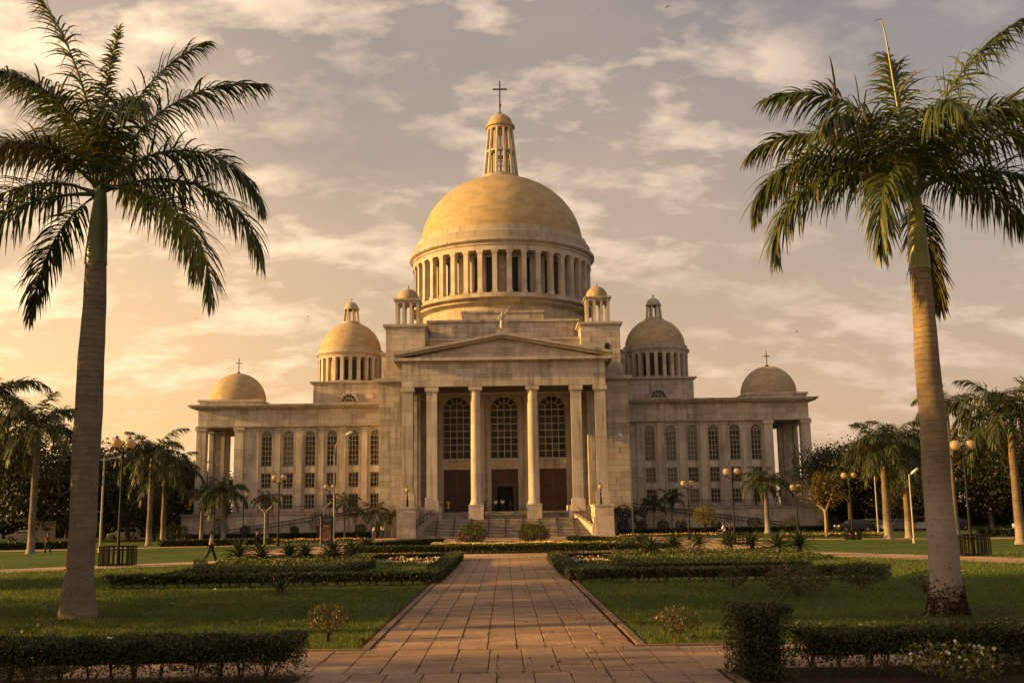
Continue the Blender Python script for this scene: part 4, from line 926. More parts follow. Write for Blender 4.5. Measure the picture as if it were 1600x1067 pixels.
# ---------------------------------------------------------------- hedges, bushes, beds
def hedge(label, pts, w_, h, leaf, dens, m=HEDGE, gap=.0, group=None, cat='hedge', seed=0, name='clipped_hedge', flowers=None):
    """a clipped hedge along a line: leaves thick on the outer shell, thinner low down where the stems show"""
    g = np.random.default_rng(seed+500); o0 = pts[0]
    root = thing(name, label, cat, (o0[0], o0[1], 0), 0, group)
    seg = [(np.array(p), np.array(q)) for p, q in zip(pts, pts[1:])]; LP = []; ST = MB()
    for p, q in seg:
        L = np.linalg.norm(q-p); u = (q-p)/L; nn = np.array([-u[1], u[0]])
        n_ = int(dens*L*(w_+2*h)); t_ = g.uniform(-.3*w_, L+.3*w_, n_); sh = g.random(n_)
        per = g.uniform(0, w_+2*h, n_); a = np.where(per < h, -w_/2, np.where(per < h+w_, per-h-w_/2, w_/2)); z = np.where(per < h, per, np.where(per < h+w_, h, per-h-w_))
        a = a+g.normal(0, .055*w_, n_)-np.sign(a)*np.abs(g.normal(0, .10*w_, n_)); z = z+g.normal(0, .035*h, n_)-np.where((per > h) & (per < h+w_), np.abs(g.normal(0, .06, n_)), 0)
        xy = p+u*t_[:, None]+nn*a[:, None]; Q = np.concatenate([xy, z[:, None]], 1)
        lump = noise3(Q/np.array([1, 1, .7]), 5.0/max(h, .4), seed); Q[:, 2] *= 1+.085*lump; Q[:, :2] += nn*(.06*w_*lump)[:, None]
        keep = (Q[:, 2] > .03) & ~((Q[:, 2] < gap*h*(1+.5*lump)) & (g.random(n_) > .22))
        LP.append(Q[keep])
        for k in range(int(L/.42)+1):
            c = p+u*min(L, k*.42+g.uniform(-.1, .1)); b0 = Vector((c[0]-o0[0], c[1]-o0[1], 0))
            for _ in range(4): ST.tube([b0, b0+Vector((g.uniform(-.08, .08), g.uniform(-.06, .06), h*.4)), b0+Vector((g.uniform(-.3, .3), g.uniform(-.3*w_, .3*w_), h*.85))], [.016, .012, .006], 4, False)
    P = np.concatenate(LP)-[o0[0], o0[1], 0]
    V, F = leaf_quads(P, leaf, .62, .1, g); o = link('foliage', np_mesh('foliage', V, F, m), root)
    if gap > 0: o2 = ST.build('stems', BARK, root); o2['kind'] = 'stuff'
    # inner dark twig mass keeps the hedge from being see-through
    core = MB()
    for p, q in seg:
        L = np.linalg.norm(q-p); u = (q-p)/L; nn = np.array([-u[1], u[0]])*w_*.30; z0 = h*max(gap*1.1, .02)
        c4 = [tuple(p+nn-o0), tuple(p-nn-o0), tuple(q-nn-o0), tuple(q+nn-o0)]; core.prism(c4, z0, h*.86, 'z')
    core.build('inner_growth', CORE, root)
    if flowers:
        fm, cnt = flowers; top = P[P[:, 2] > .55*h]; sel = top[g.integers(0, len(top), cnt)]+g.normal(size=(cnt, 3))*.03+[0, 0, .02]
        V, F = leaf_quads(sel, leaf*1.3, .9, 0, g); o3 = link('flowers', np_mesh('flowers', V, F, fm), root); o3['kind'] = 'stuff'
    return root
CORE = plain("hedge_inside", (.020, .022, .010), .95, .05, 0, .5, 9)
A2 = np.array
hedge('long dark hedge in the left front corner with stems and light showing through', [(-13.5, 17.3), (-3.55, 17.45)], .85, .72, .047, 3900, gap=.44, seed=1)
hedge('dark hedge in the right front corner with gaps at its foot', [(4.9, 17.25), (13.5, 17.25)], .72, .72, .047, 4300, gap=.42, seed=2)
hedge('tall boxy hedge block at the right corner of the path', [(3.72, 17.0), (4.28, 17.0)], .74, 1.13, .046, 5000, seed=3, cat='hedge block')
hedge('low clipped hedge along the front of the left bed', [(-15.4, 41.6), (-2.9, 41.0)], .85, .52, .075, 900, gap=.3, seed=4)
hedge('low clipped hedge along the front of the right bed', [(2.9, 40.9), (14.4, 40.6)], .85, .52, .075, 900, gap=.3, seed=5)
hedge('clipped hedge edging the left bed beside the path', [(-2.95, 41.8), (-2.95, 63.5)], .72, .5, .08, 800, seed=6)
hedge('clipped hedge edging the right bed beside the path', [(2.75, 41.7), (2.75, 60.5)], .72, .5, .08, 800, seed=7)
hedge('thin hedge closing the back of the left bed', [(-15.5, 64.2), (-3.3, 64.2)], .5, .4, .09, 420, gap=.2, seed=8)
hedge('thin hedge closing the back of the right bed', [(3.2, 61.3), (8, 61.6)], .5, .42, .09, 420, gap=.2, seed=9)
hedge('inner hedge before the left ground cover', [(-17.3, 60), (-13.2, 46.2), (-7.2, 46.2), (-7.2, 56)], .6, .42, .085, 520, seed=10)
hedge('inner hedge before the right ground cover', [(5.6, 58), (5.8, 47), (13.4, 47)], .6, .42, .085, 520, seed=11)
hedge('long low hedge across the front of the centre bed, facing the path', [(-10.6, 73.4), (9.4, 72.6)], .9, .62, .10, 420, gap=.25, seed=12)
hedge('curved hedge round the left back of the centre bed', [(-11.5, 78), (-11.2, 84), (-9, 91), (-6, 97.5)], .8, .62, .11, 330, seed=13)
hedge('curved hedge round the right back of the centre bed', [(10.4, 78.5), (10.8, 84), (9, 91), (6, 97.5)], .8, .62, .11, 330, seed=14)
hedge('dark clipped block at the left end of the centre bed hedge', [(-10.9, 80.6), (-10.3, 80.6)], .85, 1.0, .11, 420, seed=15, cat='hedge block')
hedge('dark clipped block at the right end of the centre bed hedge', [(9.6, 77.5), (10.3, 77.5)], .85, 1.05, .11, 420, seed=16, cat='hedge block')
hedge('short dark hedge piece right of the dark clipped block', [(10.8, 77), (12.6, 77)], .8, .45, .11, 420, seed=17)
hedge('dark foot hedge under the left wing podium', [(-42, 139.2), (-17, 138.6)], .8, .7, .16, 160, seed=18)
hedge('dark foot hedge under the right wing podium', [(14.5, 132), (42, 139)], .8, .65, .16, 160, seed=19)
hedge('hedge along the far walk left of the tall palm', [(-64, 100), (-42, 104.5)], 1.0, .7, .15, 180, seed=20)
hedge('hedge on the left lawn before the palm group', [(-34.5, 105.5), (-24, 108)], 1.0, .65, .14, 200, seed=21)
hedge('hedge row along the far right walk', [(44, 98), (72, 95.5)], 1.0, .7, .15, 180, seed=22)
hedge('tall dark hedge closing the left car park', [(-130, 177), (-45, 177)], 2.0, 3.4, .42, 42, TREEL, seed=30, name='boundary_hedge')
hedge('tall dark hedge closing the right car park', [(46, 160), (130, 154)], 2.0, 3.4, .42, 42, TREEL, seed=31, name='boundary_hedge')
def bush(label, x, y, rx, h, leaf, n_, m, seed, stem=.0, flowers=None, name='bush', cat='bush', group=None, ry=None, flat=1.0):
    g = np.random.default_rng(seed+900); root = thing(name, label, cat, (x, y, 0), 0, group)
    P = g.normal(size=(n_, 3)); P /= np.linalg.norm(P, axis=1)[:, None]; rr = 1-np.abs(g.normal(0, .22, n_)); lump = noise3(P, 3.0, seed)
    P = P*(rr*(1+.13*lump))[:, None]; z0 = stem*h; hz = (h-z0)/2
    P = P*[rx, ry or rx, hz]+[0, 0, z0+hz]; P = P[P[:, 2] > .02]
    V, F = leaf_quads(P, leaf, .6, .05, g); link('foliage', np_mesh('foliage', V, F, m), root)
    mb = MB(); gg = random.Random(seed)
    for k in range(1 if stem > .3 and leaf > .1 else 6):
        mb.tube([(gg.uniform(-.05, .05), gg.uniform(-.05, .05), 0), (gg.uniform(-.1, .1)*rx, gg.uniform(-.1, .1)*rx, max(z0, .2*h)), (gg.uniform(-.5, .5)*rx, gg.uniform(-.5, .5)*rx, h*.75)], [.03*max(.5, h*.8), .022*max(.5, h*.8), .008], 5)
    mb.build('stem', BARK, root)
    if flowers:
        for fm, cnt, fs in flowers:
            up_ = P[P[:, 2] > .45*h]; sel = up_[g.integers(0, len(up_), cnt)]*1.03; V, F = leaf_quads(sel, fs, .95, 0, g); o = link('flowers', np_mesh('flowers', V, F, fm), root); o['kind'] = 'stuff'
    return root
bush('round yellow-flowering bush before the steps, with reddish flowers at its foot', -2.9, 93.4, 1.3, 1.95, .13, 2800, BUSHL, 1, .05, [(YELL, 110, .13), (PINK, 20, .12)])
bush('low bush with pink and red flowers in front of the yellow-flowering bush', -3.5, 91.6, .85, .95, .11, 1000, BUSHL, 2, 0, [(PINK, 90, .13)])
bush('round yellow-green bush before the steps', 2.45, 91.5, 1.45, 1.95, .13, 3400, BUSHL, 3, .05, [(YELL, 30, .10)])
bush('small rose bush on the left lawn near the path corner', -3.78, 22.6, .46, .85, .06, 800, ROSE, 4, .25, [(PINK, 14, .06)])
bush('small rose bush on the right lawn near the path corner', 3.55, 22.2, .52, .68, .06, 800, ROSE, 5, .2, [(PINK, 10, .06)])
bush('wide loose rose bush on the right lawn', 8.85, 32.3, 1.0, 1.0, .08, 1900, ROSE, 6, .1, [(PINK, 26, .07)])
bush('flat-topped clipped bush on the right lawn', 11.7, 34.9, .92, .92, .07, 2400, HEDGE, 7, .2)
bush('sparse small bush left of the tall right palm foot', 13.1, 33.2, .55, .75, .07, 420, HEDGE, 8, .15)
bush('small bush between the front hedge and the loose rose bush', 7.75, 36.2, .5, .7, .07, 600, HEDGE, 9, .15)
bush('sprawling bush with pale flowers in the right front corner', 6.75, 16.35, .75, .62, .06, 900, BUSHL, 10, .1, [(WHIT, 60, .06)])
for i, (lab, x, y, r_, h, st) in enumerate([
    ('round clipped tree with short stem left of the steps', -24.2, 136.5, 1.5, 3.6, .25), ('clipped ball shrub next to the leaning palm', -18.6, 135, .8, 1.9, .12), ('clipped ball shrub nearest the steps on the left', -16.3, 134.6, .85, 2.1, .12),
    ('small clipped ball left of the round clipped tree', -27.6, 138, .62, 1.7, .2), ('clipped ball shrub under the left ramp', -34.2, 138.5, .7, 1.9, .2),
    ('clipped ball shrub beside the right plinth', 14.9, 133, .85, 1.9, .1), ('second clipped ball shrub right of the plinth', 17.4, 134.5, .78, 1.8, .12), ('third clipped ball shrub under the right ramp', 20.4, 136.5, .78, 1.8, .12), ('clipped ball shrub left of the bright clipped tree', 22.9, 137, .8, 1.9, .12),
    ('small clipped ball right of the bright clipped tree', 27.4, 137, .62, 1.6, .15)]):
    bush(lab, x, y, r_, h, .16, 900, HEDGE, 30+i, st, None, 'topiary', 'clipped shrub', 'clipped shrubs at the foot of the cathedral')
bush('bright yellow-green clipped tree on the right before the ramp', 24.9, 131, 1.55, 3.5, .16, 2200, BUSHL, 45, .26, None, 'topiary', 'clipped tree')
for i, (lab, x, y, r_, h) in enumerate([('loose shrub at the end of the right ramp', 33, 139, 1.1, 1.9), ('leafy shrub under the right loggia', 37.5, 138, 1.3, 2.1), ('dark shrub at the right podium corner', 42, 136, 1.4, 2.0), ('dark shrub by the left podium corner', -41.5, 133, 1.5, 2.2), ('airy shrub under the left loggia', -36.8, 136, 1.1, 3.0), ('rounded shrub beside the parked cars on the left', -46.5, 140, 1.8, 2.6)]):
    bush(lab, x, y, r_, h, .17, 800, HEDGE, 60+i, .1)
# rosette plants
def rosette(label, x, y, z, n_, L, w_, e0, e1, m, seed, group, trunk=.0, name='cycad', cat='cycad'):
    g = random.Random(seed); root = thing(name, label, cat, (x, y, z), 0, group); mb = MB()
    for k in range(n_):
        a = k*2.4; el = R(e0+(e1-e0)*k/n_+g.uniform(-6, 6)); l = L*g.uniform(.85, 1.1); p = Vector((0, 0, trunk)); pr = []
        for i in range(6):
            f = i/5; pr.append((p.copy(), w_*(.6+1.2*f-1.75*f*f)+.004)); e_ = el-f*R(45); p = p+Vector((math.cos(a)*math.cos(e_), math.sin(a)*math.cos(e_), math.sin(e_)))*l/5
        s_ = Vector((-math.sin(a), math.cos(a), 0)); vs = []
        for p, ww in pr: vs += [tuple(p-s_*ww+Vector((0, 0, ww*.5))), tuple(p), tuple(p+s_*ww+Vector((0, 0, ww*.5)))]
        mb.add(vs, [(3*i+j, 3*i+j+1, 3*i+4+j, 3*i+3+j) for i in range(5) for j in range(2)])
    mb.build('leaves', m, root, smooth=False)['kind'] = 'stuff'
    MB().tube([(0, 0, -.05), (0, 0, trunk+.08)], [.16, .11], 8).build('trunk', BARK, root)
gl = 'cycads standing in the left bed'; gr = 'cycads standing in the right bed'
for i, (x, y, L) in enumerate([(-15.2, 60.2, 1.35), (-13.7, 59.2, 1.15), (-12.5, 61, 1.15), (-11.4, 60, 1.05), (-10.1, 61.5, .95), (-8.8, 60.4, 1.1), (-9.4, 57.6, 1.35)]):
    rosette(['largest cycad at the left end of the left bed row', 'second cycad from the left in the left bed row', 'cycad third from the left in the left bed row', 'spreading cycad in the middle of the left bed row', 'small cycad fifth in the left bed row', 'cycad sixth in the left bed row by the banner', 'tall cycad at the right end of the left bed row'][i], x, y, .3, 46, L*.92, .085, 82, 0, AGAVE, i, gl, .2)
for i, (x, y, L) in enumerate([(8.0, 58.5, 1.2), (10.2, 64.5, 1.3), (12.2, 67, 1.3), (14.0, 66, 1.15), (15.4, 66, 1.15), (16.0, 62, 1.35), (17.4, 62.5, 1.4)]):
    rosette(['dark cycad near the path end of the right bed', 'cycad with splayed leaves behind the pale agave', 'tall cycad beyond the pale agave', 'cycad in the middle of the right bed row', 'low cycad right of the middle in the right bed row', 'dense cycad near the outer end of the right bed', 'largest cycad at the outer end of the right bed'][i], x, y, .3, 46, L*.92, .085, 82, 0, AGAVE, 20+i, gr, .22)
rosette('pale spiky agave in the right bed ground cover', 10.1, 58.0, .35, 22, .95, .06, 75, 5, PALEAG, 50, None, .05, 'agave', 'agave')
rosette('spiky agave alone on the left lawn before the hedge', -7.9, 37.3, 0, 26, .75, .035, 85, 15, AGAVE, 51, None, .05, 'agave', 'agave')
# ground cover and flower strips
def cover(name, x0, x1, y0, y1, h, n_, leaf, m, seed, fl=None, slope=0):
    g = np.random.default_rng(seed+70); P = np.stack([g.uniform(x0, x1, n_), g.uniform(y0, y1, n_), np.zeros(n_)], 1)
    f = (P[:, 1]-y0)/(y1-y0); top = h*(.75+.25*noise3(P, 1.4, seed))+slope*f; P[:, 2] = np.maximum(.03, top*(1-np.abs(g.normal(0, .22, n_))))
    V, F = leaf_quads(P, leaf, .7, .0, g); o = link(name, np_mesh(name, V, F, m)); o['kind'] = 'stuff'
    for fm, c, fs in fl or []:
        idx = g.integers(0, n_, c); Q = P[idx].copy(); Q[:, 2] = top[idx]+.03; V, F = leaf_quads(Q, fs, .9, 0, g); q = link('blossoms', np_mesh('blossoms', V, F, fm), o); q['kind'] = 'stuff'
cover('ground_cover', -15.2, -7.4, 46.5, 60, .35, 15000, .13, COVER, 1, None, .25)
cover('ground_cover', 6.1, 13.6, 47.3, 62, .35, 15000, .13, COVER, 2, None, .25)
cover('ground_cover', 13.6, 17.5, 56, 66, .3, 5000, .13, COVER, 3)
cover('flower_bed', -6.2, 5.6, 86.5, 91, .42, 5200, .13, BUSHL, 4, [(YELL, 900, .13), (WHIT, 600, .12)])
cover('flower_bed', 5.6, 9.2, 83, 92, .4, 2600, .13, BUSHL, 5, [(YELL, 90, .12)])
cover('flower_bed', -27, -14.5, 107.5, 111, .55, 4200, .17, COVER, 6, [(ORAN, 420, .17), (YELL, 120, .16), (WHIT, 60, .15)])
cover('flower_bed', 12, 24, 108, 112, .55, 4200, .17, COVER, 7, [(ORAN, 420, .17), (YELL, 120, .16), (WHIT, 60, .15)])
cover('flower_bed', 25.5, 36.5, 99, 101.5, .5, 3400, .17, COVER, 8, [(ORAN, 180, .16), (WHIT, 120, .15)])
cover('flower_bed', -6.6, -3.8, 56, 62, .3, 1400, .12, HEDGE, 9, [(WHIT, 120, .12), (PINK, 60, .11)])
cover('flower_bed', 3.4, 7.4, 54, 60, .3, 1600, .12, HEDGE, 10, [(WHIT, 120, .12), (PINK, 60, .11)])
cover('flower_bed', -15.4, -13.2, 43.5, 46, .22, 700, .1, HEDGE, 11, [(PINK, 40, .1)])
# mown grass blades: dense near the camera, thinner with distance
def grass():
    g = np.random.default_rng(3); n_ = 430000
    Y = 1/(g.uniform(1/62., 1/18.2, n_)); X = g.uniform(-.58, .58, n_)*Y
    zone = ((X > PX1+.28) | (X < PX0-.28)) & (Y > 21.3) & ~((Y > 40) & (np.abs(X) < 15.3) & (Y < 60)) & ~((X < -17.5) & (Y > 31+(X+60)*.745) & (Y < 36+(X+62)*.76)) & ~((X > 16) & (Y > 65-(X-16)*1.79) & (Y < 69-(X-19.5)*1.76))
    near = (Y < 17.4) & (np.abs(X) > 3.9)
    X, Y = X[zone], Y[zone]; n_ = len(X); s = Y/22.0
    pt = noise3(np.stack([X, Y, 0*X], 1), .55, 8)+.6*noise3(np.stack([X, Y, 0*X], 1), 1.7, 9); kp = (pt > -.45) | (g.random(n_) < .45); X, Y, s = X[kp], Y[kp], s[kp]; n_ = len(X)
    h = g.uniform(.03, .085, n_)*np.clip(s, 1, 1.8); a = g.uniform(0, 2*PI, n_); w2 = .006*np.clip(s, 1, 3); lx, ly = g.normal(0, .03, n_), g.normal(0, .03, n_)
    tuft = noise3(np.stack([X, Y, 0*X], 1), 2.2, 5); h = h*(1+.35*tuft)
    ed = np.minimum(np.abs(X-PX1-.28), np.abs(X-PX0+.28)); h = h*np.where(ed < .16, 1.5, 1.0)
    Z = 0*X
    V = np.stack([np.stack([X-np.cos(a)*w2, Y-np.sin(a)*w2, Z], 1), np.stack([X+np.cos(a)*w2, Y+np.sin(a)*w2, Z], 1), np.stack([X+lx, Y+ly, h], 1)], 1).reshape(-1, 3)
    o = link('grass', np_mesh('grass', V, np.arange(3*n_).reshape(n_, 3), GRASS)); o['kind'] = 'stuff'
GRASS = leaf_mat("grass_blade", (.040, .082, .012), (.108, .150, .026), .3, .6, ((.17, .125, .05), .08))
grass()
def lawn_litter(name, n_, m, size, seed, zone, lift):
    g = np.random.default_rng(seed); Y = 1/g.uniform(1/60., 1/21.6, n_); X = g.uniform(-.52, .52, n_)*Y
    k = ((X > PX1+.3) | (X < PX0-.3)); X, Y = X[k], Y[k]; c = noise3(np.stack([X, Y, 0*X], 1), zone, seed); k = c > .15; X, Y = X[k], Y[k]
    P = np.stack([X, Y, lift*g.uniform(.5, 1.5, len(X))], 1); V, F = leaf_quads(P, size, .6, 0, g); o = link(name, np_mesh(name, V, F, m)); o['kind'] = 'stuff'
def joint_weeds(n_):
    g = np.random.default_rng(12); Y = 1/g.uniform(1/45., 1/15., n_); X = np.where(Y < 21, -3.2+.606*g.integers(0, 12, n_), PX0+.02+.578*g.integers(0, 10, n_))+g.normal(0, .012, n_)
    k = noise3(np.stack([X, Y, 0*X], 1), 1.3, 4) > .35; X, Y = X[k], Y[k]; P = np.stack([X, Y, .035+g.uniform(0, .03, len(X))], 1)
    V, F = leaf_quads(P, .045, .5, 0, g); o = link('joint_weeds', np_mesh('joint_weeds', V, F, COVER)); o['kind'] = 'stuff'
joint_weeds(2600)
lawn_litter('fallen_leaves', 700, FROND_DRY, .13, 1, .9, .05); lawn_litter('weeds', 5200, COVER, .11, 2, 1.1, .06)
# ---------------------------------------------------------------- lamps, posts, signs
def globe_mat():
    m, t, b = mat("lamp_globe", .25, .5); setc(t, b, (.52, .43, .29)); b.inputs['Subsurface Weight'].default_value = 0
    tr = t.n('ShaderNodeBsdfTranslucent', {0: (.62, .47, .27, 1)}); mx = t.n('ShaderNodeMixShader', {0: .5, 1: b.outputs[0], 2: tr.outputs[0]})
    t.t.links.new(mx.outputs[0], m.node_tree.nodes['Material Output'].inputs[0]); return m
GLOBE = globe_mat()
LPOST = plain("lamp_post_paint", (.012, .010, .008), .6, .15)
PALEP = plain("pale_post_paint", (.33, .30, .24), .5, .4, 0, .2)
WHITEP = plain("white_paint", (.75, .72, .66), .5, .4, 0, .08)
def lamp_proto(h, double):
    post = MB().tube([(0, 0, 0), (0, 0, .1), (0, 0, .12), (0, 0, .9), (0, 0, .95), (0, 0, h*.55), (0, 0, h-.75)], [.2, .2, .14, .12, .085, .07, .055], 12).lathe([(.05, h-1.25), (.11, h-1.2), (.11, h-1.1), (.05, h-1.05)], 12).mesh('post', LPOST, True)
    gr = .29; xs = (-.43, .43) if double else (0,); arms = []
    for x in xs:
        a = MB()
        if double: a.tube([(0, 0, h-.95), (x*.5, 0, h-.85), (x, 0, h-.72), (x, 0, h-.62)], [.04, .04, .04, .16], 8)
        else: a.tube([(0, 0, h-.9), (0, 0, h-.68), (0, 0, h-.6)], [.045, .05, .16], 8)
        arms.append(a.mesh('arm', LPOST, True))
    cap = MB().lathe([(.02, -.02), (.13, 0), (.05, .09), (.01, .16)], 10).mesh('cap', LPOST, True)
    return post, arms, MB().ball((0, 0, 0), gr, 12).mesh('globe', GLOBE, True), cap, xs
def lamp(label, x, y, h, z=0, double=True, rz=0, lean=0):
    t = thing('street_lamp', label, 'street lamp', (x, y, z), rz, 'dark globe street lamps'); p, arms, g, cap, xs = lamp_proto(h, double)
    link('post', p, t)
    for a in arms: link('arm', a, t)
    for x in xs: o = link('globe', g, t, (x, 0, h-.32)); link('cap', cap, o, (0, 0, .29))
    return t
for lab, x, y, h, z, d, rz in [
    ('double globe lamp behind the barred box left, nearest lamp on the left', -22.75, 62.2, 7.5, 0, True, .9), ('double globe lamp before the left wing windows', -22.2, 103, 6.9, 0, True, .1), ('double globe lamp behind the banner', -20.9, 125, 6.6, 0, True, 0),
    ('double globe lamp before the left wing end', -32.6, 131, 5.9, 0, True, 0), ('double globe lamp before the right flank wall, left of the bright clipped tree', 18.15, 104, 5.8, 0, True, .3), ('double globe lamp behind the person in a white shirt', 18.7, 86, 6.2, 0, True, 0),
    ('double globe lamp before the right loggia', 31.7, 114, 5.5, 0, True, .4), ('double globe lamp left of the swollen-trunk palm', 31.0, 94, 6.0, 0, True, 0), ('double globe lamp in the barred box right of the tall palm', 25.9, 58.6, 6.45, 0, True, 0),
    ('single globe lamp on the left plinth of the steps', -11.75, 126, 2.35, 3.75, False, 0), ('single globe lamp on the right plinth of the steps', 11.5, 126, 2.4, 3.75, False, 0), ('dark thin lamp post behind the left loggia palm', -32.9, 119, 5.9, 0, False, 0)]:
    lamp(lab, x, y, h, z, d, rz)
bar_m = MB().box(-.028, .028, -.028, .028, 0, 1.12).mesh('bar', LPOST)
def guard(label, x, y, w_, h=1.15, n_=7):
    t = thing('barred_box', label, 'railing', (x, y, 0), 0, 'barred boxes round lamp posts'); s = h/1.15; hw = w_/2
    rl = MB()
    for z in (.06, .80*h, h-.04):
        for q in (-1, 1): rl.box(-hw-.03, hw+.03, q*hw-.03, q*hw+.03, z, z+.06); rl.box(q*hw-.03, q*hw+.03, -hw+.03, hw-.03, z+.002, z+.058)
    link('rail', rl.mesh('rail', LPOST), t)
    for k in range(n_):
        f = -hw+w_*k/(n_-1)
        for q in (-1, 1):
            link('bar', bar_m, t, (f, q*hw, .02), 0, (1, 1, s)); 
            if 0 < k < n_-1: link('bar', bar_m, t, (q*hw, f, .02), 0, (1, 1, s))
    return t
guard('dark barred box round the nearest left lamp post', -22.75, 62.2, 1.6); guard('dark barred box round the nearest right lamp post', 25.9, 58.6, 1.45); guard('low barred box by the person in a white shirt', 18.9, 86, 1.9, .95); guard('low barred box round the lamp left of the swollen-trunk palm', 31.0, 94, 1.1, .85, 5)
guard('dark barred box among the left palms', -38.6, 126, 1.9, .95, 8)
def pole(label, x, y, h, pts, m, r_=.07, name='street_light', head=None, group='tall pale street lights'):
    t = thing(name, label, 'street light', (x, y, 0), 0, group)
    MB().tube([(0, 0, 0), (0, 0, .35), (0, 0, .36), (0, 0, h)], [r_*1.8, r_*1.7, r_*1.1, r_*.8], 10).build('pole', m, t, smooth=True)
    for k, p in enumerate(pts):
        MB().tube(p, r_*.7, 6).build('arm', m, t, smooth=True)
        q = Vector(p[-1]); d = (q-Vector(p[-2])).normalized()
        MB().tube([q-d*.05, q+d*.15, q+d*.6, q+d*.7], [.05, .12, .10, .03], 8).build('lamp_head', WHITEP, t, smooth=True)
pole('tall pale curved street light rising behind the banner', -16.3, 100, 8.6, [[(0, 0, 8.55), (.12, 0, 9.5), (.5, 0, 10.15), (1.1, 0, 10.45)]], PALEP, .075)
pole('tall pale curved street light before the right flank wall', 15.95, 132, 10.2, [[(0, 0, 10.15), (-.1, 0, 11.2), (-.45, 0, 12.0), (-.9, 0, 12.3)]], PALEP, .11)
pole('pale straight street light right of the tall left palm', -34.1, 89, 8.0, [[(0, 0, 7.7), (.8, 0, 7.9), (1.2, 0, 7.95)], [(0, 0, 7.7), (-.8, 0, 7.9), (-1.2, 0, 7.95)]], PALEP, .09)
pole('pale thin street light left of the swollen-trunk palm', 39.7, 112, 6.4, [[(0, 0, 6.3), (.25, 0, 6.5)]], PALEP, .08)
pole('pale thin post nearest the tall right palm', 31.8, 82, 5.3, [[(0, 0, 5.2), (.2, 0, 5.35)]], PALEP, .07)
pole('small pale street light far behind the right edge palm', 57, 112, 3.9, [[(0, 0, 3.8), (-.5, 0, 4.1)]], PALEP, .06)
for lab, x, y, h in (('pale Y-shaped post above the banner', -15.45, 89.6, 3.85), ('pale Y-shaped post beside the person in black', -21.1, 92.4, 3.6)):
    t = thing('forked_post', lab, 'post', (x, y, 0), 0, 'pale Y-shaped posts')
    MB().tube([(0, 0, 0), (0, 0, h-.45)], [.06, .05], 8).build('pole', PALEP, t, smooth=True)
    for q in (-1, 1): MB().tube([(0, 0, h-.5), (q*.6, 0, h+.12)], [.06, .05], 6).build('arm', PALEP, t, smooth=True)
NAVY = plain("banner_navy", (.020, .020, .034), .5, .3, 0, .3)
def poster_mat():
    m, t, b = mat("banner_print", .5, .3); oc = t.n('ShaderNodeTexCoord').outputs['Object']; v = t.noise(oc, 2.6, 4, .7, .6)
    setc(t, b, t.mix(t.ramp(v, [(.42, 0), (.58, 1)]), (.09, .030, .024), (.20, .085, .055))); return m
POST = poster_mat(); PRINT = plain("banner_lettering", (.22, .18, .17), .6, .2, 0, .1); PRINTW = plain("banner_white_line", (.6, .52, .45), .6, .2, 0, .1)
t = thing('banner_sign', 'tall navy banner sign with an orange-red poster beside the round plaza', 'banner', (-15.05, 89, 0))
MB().box(-.50, .50, -.04, .04, .42, 2.75).build('board', NAVY, t); MB().box(-.36, .30, -.052, -.041, .75, 2.1).build('poster', POST, t)
for x in (-.56, .56): MB().tube([(x, 0, 0), (x, 0, 2.7)], .04, 8).build('post', PALEP, t)
pr = MB()
for z, x0, x1 in ((2.52, -.28, .30), (2.40, -.30, .32), (2.28, -.2, .2)):
    x = x0
    while x < x1: w2 = rnd.uniform(.03, .09); pr.box(x, min(x+w2, x1), -.052, -.041, z-.03, z+.03); x += w2+.02
pr.build('lettering', PRINT, t)['kind'] = 'stuff'
MB().box(-.28, .16, -.058, -.0525, 1.93, 1.97).box(-.3, .2, -.058, -.0525, .77, .80).build('white_line', PRINTW, t)['kind'] = 'stuff'
SIGNB = plain("signboard_face", (.52, .44, .34), .6, .2, 0, .12, 2); SIGNP = plain("signboard_red_print", (.33, .13, .09), .6); SIGND = plain("signboard_dark_print", (.09, .07, .05), .6)
t = thing('signboard', 'pale signboard with faded red and dark print under the left trees', 'sign', (-63.0, 145, 0), R(20))
MB().box(-1.15, 1.15, -.08, .08, .35, 2.75).build('board', SIGNB, t)
pr = MB()
for z in (2.45, 2.22):
    x = -.75
    while x < .75: w2 = rnd.uniform(.10, .22); pr.box(x, x+w2, -.10, -.082, z-.07, z+.07); x += w2+.06
pr.build('lettering', SIGNP, t)['kind'] = 'stuff'; MB().prism([(-.55, 1.55), (-.1, 1.42), (.55, 1.5), (.6, 1.75), (0, 1.88), (-.5, 1.8)], -.10, -.082).build('emblem', SIGND, t)
for x in (-1, 1): MB().box(x-.07, x+.07, -.07, .07, 0, .35).build('post', SIGND, t)

